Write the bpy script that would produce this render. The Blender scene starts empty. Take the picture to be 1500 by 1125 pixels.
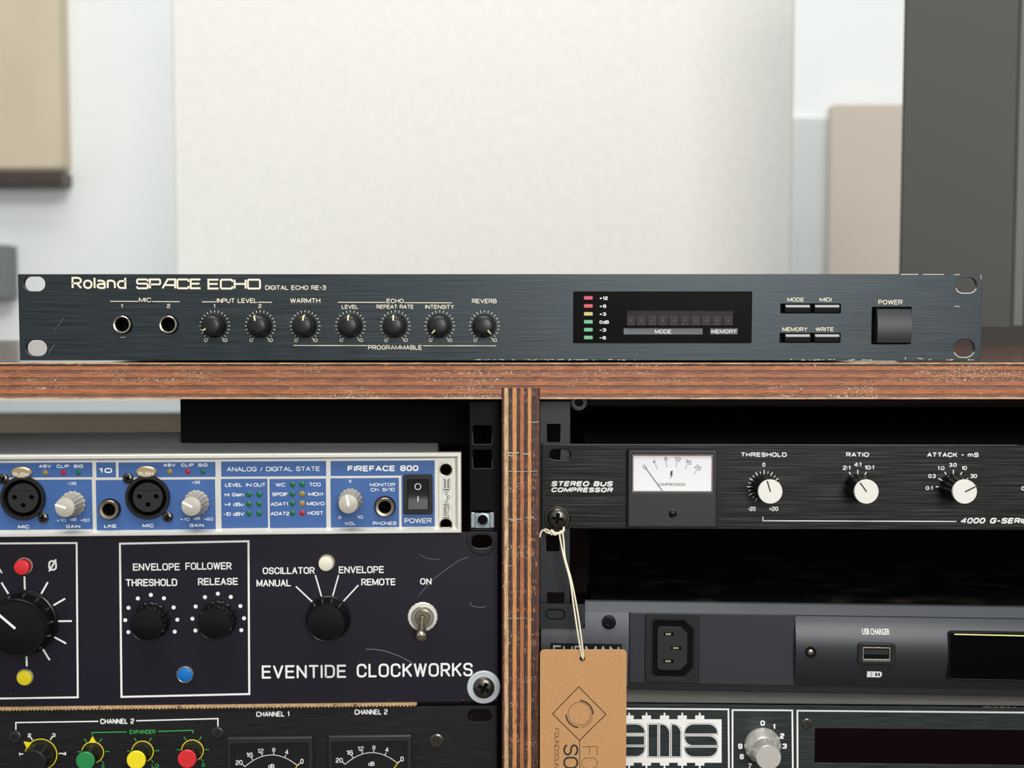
import bpy, math, random
from mathutils import Vector, Matrix
random.seed(7)
S = bpy.context.scene
COL = S.collection

# ------------------------------------------------------------------ camera, world, lights, exposure
F_PX, CX, CY = 1758.0, 750.0, 562.5
PITCH = math.radians(3.6)
CAM = Vector((0.0, -0.6, 0.0))
def ray(px, py):
    u, v = (px-CX)/F_PX, -(py-CY)/F_PX
    return Vector((u, math.cos(PITCH)+v*math.sin(PITCH), -math.sin(PITCH)+v*math.cos(PITCH)))
_d = ray(750, 531.5)
CAM.z = -_d.z*(0.599/_d.y)            # the top of the plywood board is z = 0
def W(px, py, y):
    d = ray(px, py); t = (y-CAM.y)/d.y
    return CAM + d*t
cam = bpy.data.cameras.new('camera'); cam_ob = bpy.data.objects.new('camera', cam); COL.objects.link(cam_ob)
cam_ob.location = CAM; cam_ob.rotation_euler = (math.pi/2-PITCH, 0, 0)
cam.sensor_width = 36; cam.lens = F_PX/1500*36; cam.clip_start = 0.01; cam.clip_end = 50
cam.dof.use_dof = True; cam.dof.focus_distance = 0.604; cam.dof.aperture_fstop = 8.6
S.camera = cam_ob
wd = bpy.data.worlds.new('room_light'); S.world = wd; wd.use_nodes = True
wd.node_tree.nodes['Background'].inputs[0].default_value = (0.93, 0.97, 1.0, 1)
wd.node_tree.nodes['Background'].inputs[1].default_value = 0.40
def area(name, loc, target, sx, sy, power, col):
    l = bpy.data.lights.new(name, 'AREA'); l.shape = 'RECTANGLE'; l.size = sx; l.size_y = sy; l.energy = power; l.color = col
    o = bpy.data.objects.new(name, l); COL.objects.link(o); o.location = loc
    o.rotation_euler = (Vector(target)-Vector(loc)).to_track_quat('-Z', 'Y').to_euler()
    return o
area('highlight_fill_light', (0.50, -2.3, 0.55), (0.05, 0, -0.05), 0.6, 0.9, 24, (1.0, 0.98, 0.95))  # added, unseen fill behind the camera; lays the bright band on the brushed panel
area('ceiling_light', (-0.1, -0.55, 1.5), (0, 0.05, 0), 1.1, 0.6, 20, (1.0, 0.98, 0.95))
area('rear_wall_fill_light', (0.0, 0.55, 2.0), (0, 1.1, 0.0), 2.4, 0.6, 17, (1.0, 0.985, 0.965))  # added fill out of view, brightens the back wall
S.view_settings.view_transform = 'Standard'; S.view_settings.look = 'None'
S.view_settings.gamma = 1; S.view_settings.use_curve_mapping = False
S.view_settings.exposure = 0.35

# ------------------------------------------------------------------ materials
def lin(c): c /= 255; return c/12.92 if c <= 0.04045 else ((c+0.055)/1.055)**2.4
def C(r, g, b): return (lin(r), lin(g), lin(b), 1)
def mat(name, col, rough=0.5, metal=0.0, grain=None, gcol=None, gfac=0.5, gpow=(0.35, 0.65), bump=0.0, bscale=None, coat=0.0, aniso=0.0, spec=0.5, rvar=0.0, specks=None, emit=None, trans=0):
    m = bpy.data.materials.new(name); m.use_nodes = True
    nt = m.node_tree; N = nt.nodes; Lk = nt.links; b = N['Principled BSDF']
    b.inputs['Base Color'].default_value = col; b.inputs['Roughness'].default_value = rough
    b.inputs['Metallic'].default_value = metal; b.inputs['Coat Weight'].default_value = coat; b.inputs['Coat Roughness'].default_value = 0.15
    b.inputs['Specular IOR Level'].default_value = spec; b.inputs['Anisotropic'].default_value = aniso
    b.inputs['Transmission Weight'].default_value = trans
    tc = N.new('ShaderNodeTexCoord')
    def noise(scale, detail=3):
        mp = N.new('ShaderNodeMapping'); mp.inputs['Scale'].default_value = scale
        Lk.new(tc.outputs['Object'], mp.inputs['Vector'])
        n = N.new('ShaderNodeTexNoise'); n.inputs['Scale'].default_value = 1; n.inputs['Detail'].default_value = detail
        Lk.new(mp.outputs[0], n.inputs['Vector']); return n
    cur = None
    if grain:
        n = noise(grain); r = N.new('ShaderNodeMapRange'); r.inputs[1].default_value = gpow[0]; r.inputs[2].default_value = gpow[1]
        Lk.new(n.outputs[0], r.inputs[0])
        mx = N.new('ShaderNodeMix'); mx.data_type = 'RGBA'; mx.inputs[6].default_value = col; mx.inputs[7].default_value = gcol or col
        ml = N.new('ShaderNodeMath'); ml.operation = 'MULTIPLY'; ml.inputs[1].default_value = gfac
        Lk.new(r.outputs[0], ml.inputs[0]); Lk.new(ml.outputs[0], mx.inputs[0]); Lk.new(mx.outputs[2], b.inputs['Base Color']); cur = mx.outputs[2]
        if rvar:
            rr_ = N.new('ShaderNodeMapRange'); rr_.inputs[1].default_value = 0.3; rr_.inputs[2].default_value = 0.7
            rr_.inputs[3].default_value = rough-rvar; rr_.inputs[4].default_value = rough+rvar
            Lk.new(n.outputs[0], rr_.inputs[0]); Lk.new(rr_.outputs[0], b.inputs['Roughness'])
        if bump and not bscale:
            bp = N.new('ShaderNodeBump'); bp.inputs['Strength'].default_value = bump; bp.inputs['Distance'].default_value = 0.0001
            Lk.new(n.outputs[0], bp.inputs['Height']); Lk.new(bp.outputs[0], b.inputs['Normal'])
    if bscale:
        n2 = noise(bscale, 4); bp = N.new('ShaderNodeBump'); bp.inputs['Strength'].default_value = bump; bp.inputs['Distance'].default_value = 0.0003
        Lk.new(n2.outputs[0], bp.inputs['Height']); Lk.new(bp.outputs[0], b.inputs['Normal'])
    for sp in (specks or []):          # (scale, low, high, colour, cluster scale, cluster low)
        n3 = noise(sp[0], 4); n4 = noise(sp[4], 2)
        r = N.new('ShaderNodeMapRange'); r.inputs[1].default_value = sp[1]; r.inputs[2].default_value = sp[2]; Lk.new(n3.outputs[0], r.inputs[0])
        r2 = N.new('ShaderNodeMapRange'); r2.inputs[1].default_value = sp[5]; r2.inputs[2].default_value = sp[5]+0.1; Lk.new(n4.outputs[0], r2.inputs[0])
        ml = N.new('ShaderNodeMath'); ml.operation = 'MULTIPLY'; Lk.new(r.outputs[0], ml.inputs[0]); Lk.new(r2.outputs[0], ml.inputs[1])
        mx = N.new('ShaderNodeMix'); mx.data_type = 'RGBA'; mx.inputs[7].default_value = sp[3]
        if cur: Lk.new(cur, mx.inputs[6])
        else: mx.inputs[6].default_value = col
        Lk.new(ml.outputs[0], mx.inputs[0]); Lk.new(mx.outputs[2], b.inputs['Base Color']); cur = mx.outputs[2]
    return m
BR = (25, 25, 2600)
M = {}
M['anod'] = mat('blue_black_anodised', C(42, 48, 51), 0.40, 0.7, BR, C(78, 86, 90), 0.5, rvar=0.06, bump=0.15)
M['edge'] = mat('worn_bare_edge', C(190, 186, 172), 0.35, 0.7)
M['dust'] = mat('faint_scratch', C(120, 124, 126), 0.5, 0.2)
M['black_brushed'] = mat('black_brushed_aluminium', C(17, 18, 17), 0.42, 0.5, (22, 22, 2200), C(82, 84, 80), 0.85, gpow=(0.47, 0.76), rvar=0.08, bump=0.3, spec=0.4)
M['black_matte'] = mat('matte_black_brushed', C(20, 20, 21), 0.5, 0.2, (60, 60, 1500), C(44, 44, 44), 0.5, bump=0.2, spec=0.3)
M['green_black'] = mat('green_black_brushed', C(28, 34, 34), 0.45, 0.4, (60, 60, 1500), C(66, 76, 75), 0.6, bump=0.25)
M['navy'] = mat('dark_navy_paint', C(20, 16, 29), 0.40, 0.0, (900, 900, 900), C(27, 23, 36), 0.4, spec=0.35, specks=[((700, 700, 700), 0.70, 0.74, C(140, 140, 145), (30, 30, 30), 0.54)])
M['silver'] = mat('satin_silver', C(224, 222, 212), 0.42, 0.35, (1500, 1500, 1500), C(196, 194, 184), 0.5)
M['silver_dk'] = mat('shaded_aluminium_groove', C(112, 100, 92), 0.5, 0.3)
M['blue'] = mat('blue_print', C(56, 96, 156), 0.5, 0.0, (800, 800, 800), C(50, 88, 146), 0.5)
M['cream'] = mat('cream_print', C(238, 230, 205), 0.6)
M['white'] = mat('white_print', C(240, 240, 236), 0.6)
M['greenp'] = mat('green_print', C(52, 168, 72), 0.6)
M['yellow'] = mat('yellow_plastic', C(240, 220, 30), 0.45)
M['yellow_line'] = mat('yellow_line_and_glint', C(240, 234, 160), 0.5)
M['red'] = mat('red_plastic', C(214, 42, 48), 0.4)
M['green'] = mat('green_plastic', C(34, 134, 72), 0.45)
M['bluep'] = mat('blue_plastic', C(0, 110, 190), 0.35)
M['ivory'] = mat('ivory_plastic', C(228, 222, 200), 0.4)
M['black'] = mat('black_plastic', C(22, 22, 23), 0.36, spec=0.4)
M['black_gloss'] = mat('gloss_black_plastic', C(9, 9, 10), 0.24, spec=0.3)
M['black_rub'] = mat('satin_black_rubber', C(29, 31, 33), 0.40)
M['dusty'] = mat('dusty_gloss_black', C(14, 14, 14), 0.25, 0, (40, 60, 40), C(62, 60, 56), 0.6, gpow=(0.52, 0.75), spec=0.25)
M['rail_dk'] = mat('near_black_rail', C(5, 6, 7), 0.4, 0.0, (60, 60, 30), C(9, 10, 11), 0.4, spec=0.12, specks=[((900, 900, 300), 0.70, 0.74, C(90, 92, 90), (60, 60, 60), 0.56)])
M['bench_top'] = mat('pale_bench_top', C(146, 154, 156), 0.5)
M['greyboard'] = mat('pale_grey_board', C(204, 209, 208), 0.8)
M['bench'] = mat('grey_brown_bench', C(104, 97, 84), 0.6, 0, (6, 6, 6), C(96, 84, 70), 0.6)
M['btn'] = mat('button_highlight_grey', C(150, 152, 152), 0.5)
M['void'] = mat('unlit_black', C(10, 10, 10), 0.8, spec=0.1)
M['chassis'] = mat('black_steel', C(30, 31, 32), 0.45, 0.2, (40, 40, 40), C(44, 44, 44), 0.5)
M['chassis_gy'] = mat('pale_grey_steel', C(222, 226, 225), 0.4, 0.2, (30, 30, 30), C(200, 202, 200), 0.5)
M['chassis_lt'] = mat('bare_steel', C(232, 228, 218), 0.5, 0.0, (30, 30, 30), C(214, 210, 200), 0.5)
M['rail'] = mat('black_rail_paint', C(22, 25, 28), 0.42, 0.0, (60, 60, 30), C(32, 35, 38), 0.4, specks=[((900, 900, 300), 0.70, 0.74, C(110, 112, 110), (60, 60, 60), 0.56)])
M['nickel'] = mat('nickel', C(200, 192, 172), 0.22, 0.95)
M['nickel_dk'] = mat('tarnished_nickel', C(150, 138, 120), 0.32, 0.9)
M['zinc'] = mat('zinc_plate', C(170, 180, 184), 0.35, 0.8)
M['screw_bk'] = mat('black_oxide_screw', C(92, 88, 82), 0.27, 0.9)
M['gold'] = mat('dull_gold_plate', C(190, 172, 132), 0.35, 0.7)
M['nylon'] = mat('translucent_nylon', C(190, 196, 200), 0.35)
M['grey_knob'] = mat('grey_knob_plastic', C(160, 154, 142), 0.45)
M['grey_knob_cap'] = mat('pale_knob_cap', C(184, 179, 166), 0.4)
M['cap_white'] = mat('off_white_cap', C(232, 230, 220), 0.45, 0.0, (2500, 2500, 2500), C(212, 210, 200), 0.6)
M['alu'] = mat('turned_aluminium', C(240, 236, 226), 0.34, 0.75)
M['led_g'] = mat('unlit_green_led', C(10, 100, 60), 0.3)
M['led_r'] = mat('unlit_red_led', C(168, 22, 40), 0.3)
M['led_y'] = mat('unlit_yellow_led', C(150, 128, 52), 0.3)
M['bar_g'] = mat('pale_green_bar', C(104, 176, 132), 0.45)
M['bar_r'] = mat('rose_bar', C(205, 70, 92), 0.45)
M['bar_y'] = mat('straw_bar', C(196, 186, 120), 0.45)
M['window'] = mat('black_acrylic', C(4, 4, 4), 0.3, spec=0.04)
M['lens'] = mat('smoked_display_lens', C(36, 28, 31), 0.12, spec=0.2)
M['seg'] = mat('dim_segments', C(92, 74, 78), 0.5)
M['gy_bar'] = mat('grey_print', C(92, 98, 102), 0.5)
M['red_win'] = mat('dark_red_acrylic', C(15, 5, 8), 0.2, spec=0.1)
M['furman'] = mat('charcoal_powder_coat', C(46, 49, 54), 0.45, 0.1, (2500, 2500, 2500), C(34, 37, 41), 0.7, spec=0.4)
M['furman_lt'] = mat('satin_grey_aluminium', C(80, 83, 87), 0.38, 0.3, (2500, 2500, 2500), C(70, 73, 76), 0.5)
M['furman_dk'] = mat('satin_dark_fascia', C(42, 45, 48), 0.36, 0.3)
M['iec'] = mat('matt_black_moulding', C(22, 23, 23), 0.5, spec=0.35)
M['iec_in'] = mat('grey_black_moulding', C(30, 31, 31), 0.55, spec=0.35)
M['brass'] = mat('socket_brass', C(200, 186, 150), 0.3, 0.6)
M['paper'] = mat('meter_paper', C(240, 240, 240), 0.6)
M['ink'] = mat('grey_ink', C(70, 70, 74), 0.6)
M['ink_bk'] = mat('black_ink', C(38, 34, 30), 0.6)
M['kraft'] = mat('kraft_card', C(196, 148, 98), 0.8, 0.0, (900, 900, 900), C(176, 128, 80), 0.6, specks=[((1800, 1800, 1800), 0.66, 0.72, C(226, 186, 140), (200, 200, 200), 0.4)])
M['string'] = mat('cotton_string', C(232, 224, 196), 0.8, bump=0.6, bscale=(3000, 3000, 1500))
M['cardb'] = mat('corrugated_card', C(200, 168, 124), 0.85, 0.0, (500, 500, 500), C(150, 112, 74), 0.6)
def ply(name, a, b, sc, wear=0.60):
    g2 = tuple(v*2.3 if v > 500 else v*3 for v in sc)
    return mat(name, a, 0.55, 0, sc, b, 0.9, gpow=(0.36, 0.64), bump=0.7, bscale=g2,
               specks=[(g2, 0.57, 0.70, C(70, 42, 32), (60, 60, 60), 0.36), (g2, 0.58, 0.68, C(222, 150, 96), (75, 75, 300), 0.47),
                       ((1000, 1000, 1700), 0.56, 0.66, C(208, 190, 164), (24, 24, 90), wear)])
HG, VG = (110, 110, 1300), (1300, 110, 110)
for k, g in (('h', HG), ('v', VG)):
    M['ply_or_'+k] = ply('orange_ply_'+k, C(184, 112, 66), C(154, 86, 52), g, 0.58)
    M['ply_bn_'+k] = ply('brown_ply_'+k, C(136, 98, 80), C(104, 72, 62), g, 0.50)
    M['ply_dk_'+k] = ply('dark_ply_'+k, C(72, 52, 48), C(40, 28, 28), g, 0.53)
    M['ply_yl_'+k] = ply('tan_ply_'+k, C(214, 150, 84), C(186, 114, 62), g, 0.6)
    M['ply_lt_'+k] = ply('cream_ply_edge_'+k, C(222, 186, 140), C(168, 122, 84), g, 0.56)
    M['ply_rd_'+k] = ply('red_brown_stain_'+k, C(104, 54, 34), C(70, 32, 22), g, 0.62)
M['lip'] = mat('rubbed_black_edge', C(70, 72, 72), 0.4, 0.2)
M['film'] = mat('glossy_brown_film', C(92, 62, 46), 0.12, 0, (8, 60, 60), C(70, 46, 36), 0.6)
M['bounce_under'] = mat('pale_bounce_sheet', C(190, 182, 170), 0.5)
M['inside'] = mat('dark_stained_board', C(64, 50, 44), 0.5)
M['wallp'] = mat('pale_plaster', C(232, 235, 233), 0.9, 0, (3, 3, 3), C(224, 229, 229), 0.5)
M['panelw'] = mat('off_white_felt', C(226, 225, 219), 0.95, 0, (90, 90, 90), C(218, 217, 211), 0.6, bump=0.5, bscale=(160, 160, 160))
M['floorm'] = mat('dark_floor_boards', C(74, 64, 54), 0.5, 0, (5, 5, 5), C(62, 52, 44), 0.5)
M['beige'] = mat('beige_cloth', C(204, 191, 167), 0.8, 0, (12, 12, 4), C(194, 180, 155), 0.6)
M['dk_wood'] = mat('dark_wood_base', C(58, 48, 46), 0.4, 0, (20, 200, 200), C(90, 72, 64), 0.5)
M['spk'] = mat('charcoal_cabinet', C(67, 66, 63), 0.6)
M['spk_lt'] = mat('grey_edge_highlight', C(100, 100, 96), 0.5)
M['spk_dk'] = mat('dark_baffle', C(44, 38, 36), 0.5)
M['cone'] = mat('tan_cone', C(110, 82, 60), 0.6)
M['tan'] = mat('tan_board', C(196, 186, 173), 0.8)
M['gybox'] = mat('slate_grey_case', C(112, 118, 118), 0.6)

# ------------------------------------------------------------------ mesh building, all in millimetres; -y is towards the viewer
class MB:
    def __init__(s): s.v = []; s.f = []; s.flat = False
    def add(s, v, f):
        o = len(s.v); s.v += [tuple(p) for p in v]; s.f += [tuple(i+o for i in q) for q in f]; return s
    def box(s, x0, x1, y0, y1, z0, z1):
        return s.add([(x0, y0, z0), (x1, y0, z0), (x1, y1, z0), (x0, y1, z0), (x0, y0, z1), (x1, y0, z1), (x1, y1, z1), (x0, y1, z1)],
                     [(0, 1, 5, 4), (1, 2, 6, 5), (2, 3, 7, 6), (3, 0, 4, 7), (4, 5, 6, 7), (3, 2, 1, 0)])
    def lathe(s, prof, n=40, cx=0, cz=0, flute=None, cap0=False, cap1=True):
        # prof: (r, out) from the base outwards; flute = (count, depth, last ring index fluted)
        V = []; Fc = []
        for i, (r, o) in enumerate(prof):
            for k in range(n):
                a = 2*math.pi*k/n; rr_ = r
                if flute and i <= flute[2]: rr_ = r - flute[1]*(0.5+0.5*math.cos(flute[0]*a))
                V.append((cx+rr_*math.cos(a), -o, cz+rr_*math.sin(a)))
        for i in range(len(prof)-1):
            for k in range(n):
                k2 = (k+1) % n; Fc.append((i*n+k, i*n+k2, (i+1)*n+k2, (i+1)*n+k))
        if cap1: Fc.append(tuple((len(prof)-1)*n+k for k in range(n)))
        if cap0: Fc.append(tuple(n-1-k for k in range(n)))
        return s.add(V, Fc)
    def plate(s, pts, o0, o1, bev=0.0):
        # pts: convex counter-clockwise outline (x, z); from o0 behind to o1 in front, bevelled at the front
        n = len(pts); ring = [(pts, o0), (pts, o1-bev)]
        if bev:
            q = []
            for i in range(n):
                a = Vector(pts[i-1]); b = Vector(pts[i]); c = Vector(pts[(i+1) % n])
                d1 = (b-a).normalized(); d2 = (c-b).normalized()
                nn = Vector((-d1.y, d1.x))+Vector((-d2.y, d2.x))
                nn = nn.normalized()/max(0.5, math.cos(0.5*d1.angle(d2, 0))); p = b+nn*bev; q.append((p.x, p.y))
            ring.append((q, o1))
        V = [(p[0], -o, p[1]) for pp, o in ring for p in pp]; Fc = []
        for i in range(len(ring)-1):
            for k in range(n): k2 = (k+1) % n; Fc.append((i*n+k, i*n+k2, (i+1)*n+k2, (i+1)*n+k))
        Fc.append(tuple((len(ring)-1)*n+k for k in range(n))); Fc.append(tuple(n-1-k for k in range(n)))
        return s.add(V, Fc)
    def holed(s, outline, holes, o0, o1, bev=0.15):
        cu = bpy.data.curves.new('tmp', 'CURVE'); cu.dimensions = '2D'; cu.fill_mode = 'BOTH'
        for pts in [outline]+holes:
            sp = cu.splines.new('POLY'); sp.points.add(len(pts)-1); sp.use_cyclic_u = True
            for i, p in enumerate(pts): sp.points[i].co = (p[0], p[1], 0, 1)
        cu.extrude = (o1-o0)/2-bev; cu.bevel_depth = bev; cu.bevel_resolution = 1; cu.offset = -bev
        ob = bpy.data.objects.new('tmp', cu); me = ob.to_mesh()
        mid = (o0+o1)/2; s.flat = True
        s.add([(v.co.x, -(v.co.z+mid), v.co.y) for v in me.vertices], [tuple(p.vertices) for p in me.polygons])
        ob.to_mesh_clear(); bpy.data.objects.remove(ob); bpy.data.curves.remove(cu); return s
    def ribbon(s, pts, w, out, closed=False, capround=False, thick=0.0):
        P = [Vector(p[:2]) for p in pts]
        Q = [P[0]]
        for p in P[1:]:
            if (p-Q[-1]).length > 1e-4: Q.append(p)
        P = Q
        if closed and (P[0]-P[-1]).length < 1e-4: P.pop()
        n = len(P)
        if n < 2: return s
        if not closed:
            for i in range(1, n-1):
                if (P[i]-P[i-1]).normalized().dot((P[i+1]-P[i]).normalized()) < -0.1:
                    s.ribbon(P[:i+1], w, out, False, capround); s.ribbon(P[i:], w, out+.002, False, capround)
                    return s.disc(P[i].x, P[i].y, w/2, out+.001, 10)
        L_, R_ = [], []
        for i in range(n):
            a = P[i-1] if (i > 0 or closed) else None; b = P[i]; c = P[(i+1) % n] if (i < n-1 or closed) else None
            if a is None: d = (c-b).normalized(); nn = Vector((-d.y, d.x))
            elif c is None: d = (b-a).normalized(); nn = Vector((-d.y, d.x))
            else:
                d1 = (b-a).normalized(); d2 = (c-b).normalized(); nn = Vector((-d1.y-d2.y, d1.x+d2.x))
                if nn.length < 1e-3: nn = Vector((-d1.y, d1.x))
                else: nn = nn.normalized(); nn = nn/max(0.45, nn.dot(Vector((-d1.y, d1.x))))
            L_.append(b+nn*w/2); R_.append(b-nn*w/2)
        V = [(p.x, -out, p.y) for p in L_]+[(p.x, -out, p.y) for p in R_]
        Fc = [(i, n+i, n+(i+1) % n, (i+1) % n) for i in range(n if closed else n-1)]
        s.add(V, Fc)
        if capround and not closed:
            for c, d in ((P[0], P[0]-P[1]), (P[-1], P[-1]-P[-2])):
                a0 = math.atan2(d.y, d.x)-math.pi/2
                s.add([(c.x+w/2*math.cos(a0+math.pi*k/6), -out, c.y+w/2*math.sin(a0+math.pi*k/6)) for k in range(7)], [tuple(range(7))])
        return s
    def disc(s, cx, cz, r, out, n=16):
        return s.add([(cx+r*math.cos(2*math.pi*k/n), -out, cz+r*math.sin(2*math.pi*k/n)) for k in range(n)], [tuple(range(n))])
    def head(s, r, hf, nr=22, nt=56, cx=0, cz=0):
        V = [(cx, -hf(0, 0), cz)]; Fc = []
        for i in range(1, nr+1):
            for k in range(nt):
                a = 2*math.pi*k/nt; x, z = r*i/nr*math.cos(a), r*i/nr*math.sin(a); V.append((cx+x, -hf(x, z), cz+z))
        for k in range(nt): V.append((cx+r*math.cos(2*math.pi*k/nt), 0, cz+r*math.sin(2*math.pi*k/nt)))
        for k in range(nt): Fc.append((0, 1+k, 1+(k+1) % nt))
        for i in range(nr):
            for k in range(nt):
                a = 1+i*nt; k2 = (k+1) % nt; Fc.append((a+k, a+nt+k, a+nt+k2, a+k2))
        return s.add(V, Fc)
    def tube(s, pts, r, n=8):
        P = [Vector(p) for p in pts]; V = []; Fc = []
        for i, p in enumerate(P):
            d = (P[min(i+1, len(P)-1)]-P[max(i-1, 0)]).normalized()
            u = d.cross(Vector((0, 1, 0.01))).normalized(); w = d.cross(u)
            rr_ = r[i] if isinstance(r, (list, tuple)) else r
            for k in range(n): a = 2*math.pi*k/n; V.append(tuple(p+u*rr_*math.cos(a)+w*rr_*math.sin(a)))
        for i in range(len(P)-1):
            for k in range(n): k2 = (k+1) % n; Fc.append((i*n+k, i*n+k2, (i+1)*n+k2, (i+1)*n+k))
        Fc.append(tuple(range(n))); Fc.append(tuple((len(P)-1)*n+k for k in range(n)))
        return s.add(V, Fc)
def obj(name, mb, m, parent=None, loc=(0, 0, 0), ang=32):
    me = bpy.data.meshes.new(name); me.from_pydata([(x*.001, y*.001, z*.001) for x, y, z in mb.v], [], mb.f)
    me.materials.append(M[m] if isinstance(m, str) else m)
    import bmesh
    ys = [p[1] for p in mb.v]; flatprint = max(ys)-min(ys) < .05
    bm = bmesh.new(); bm.from_mesh(me); 
    if flatprint:
        bm.normal_update(); bmesh.ops.reverse_faces(bm, faces=[f for f in bm.faces if f.normal.y > 0])
    else:
        bmesh.ops.remove_doubles(bm, verts=bm.verts, dist=1e-7); bmesh.ops.recalc_face_normals(bm, faces=bm.faces)
    bm.to_mesh(me); bm.free()
    for p in me.polygons: p.use_smooth = not flatprint
    me.set_sharp_from_angle(angle=math.radians(8 if mb.flat else ang))
    o = bpy.data.objects.new(name, me); COL.objects.link(o)
    o.location = [c*.001 for c in loc]
    if parent: o.parent = parent
    return o
def tag(o, label, cat, group=None):
    o['label'] = label; o['category'] = cat
    if group: o['group'] = group
    return o
def rr(x0, z0, x1, z1, r, n=5):
    P = []
    for cx, cz, a0 in ((x1-r, z0+r, -90), (x1-r, z1-r, 0), (x0+r, z1-r, 90), (x0+r, z0+r, 180)):
        for k in range(n+1):
            a = math.radians(a0+90*k/n); P.append((cx+r*math.cos(a), cz+r*math.sin(a)))
            if r < 1e-6: break
    return P
def circ(x, z, r, n=32): return [(x+r*math.cos(2*math.pi*k/n), z+r*math.sin(2*math.pi*k/n)) for k in range(n)]

class Dev:
    def __init__(s, name, label, cat, px, py, y, yaw):
        s.yaw = math.radians(yaw); s.o = W(px, py, y)
        s.e = bpy.data.objects.new(name, None); COL.objects.link(s.e); s.e.empty_display_size = 0.02
        s.e.location = s.o; s.e.rotation_euler = (0, 0, s.yaw); tag(s.e, label, cat)
        s.k = (s.L(px+1, py)[0]-s.L(px-1, py)[0])/2
    def L(s, px, py, out=0):
        ax = Vector((math.cos(s.yaw), math.sin(s.yaw), 0)); n = Vector((math.sin(s.yaw), -math.cos(s.yaw), 0))
        d = ray(px, py); p0 = s.o+n*out*.001
        t = (p0-CAM).dot(n)/d.dot(n); q = CAM+d*t-s.o
        return (q.dot(ax)*1000, q.z*1000)
    def B(s, x0, y0, x1, y1, out=0):
        xm, ym = (x0+x1)/2, (y0+y1)/2
        return s.L(x0, ym, out)[0], s.L(xm, y1, out)[1], s.L(x1, ym, out)[0], s.L(xm, y0, out)[1]
    def rect(s, x0, y0, x1, y1, r=0.0, n=4):
        a = s.B(x0, y0, x1, y1); return rr(a[0], a[1], a[2], a[3], r, n)

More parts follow.
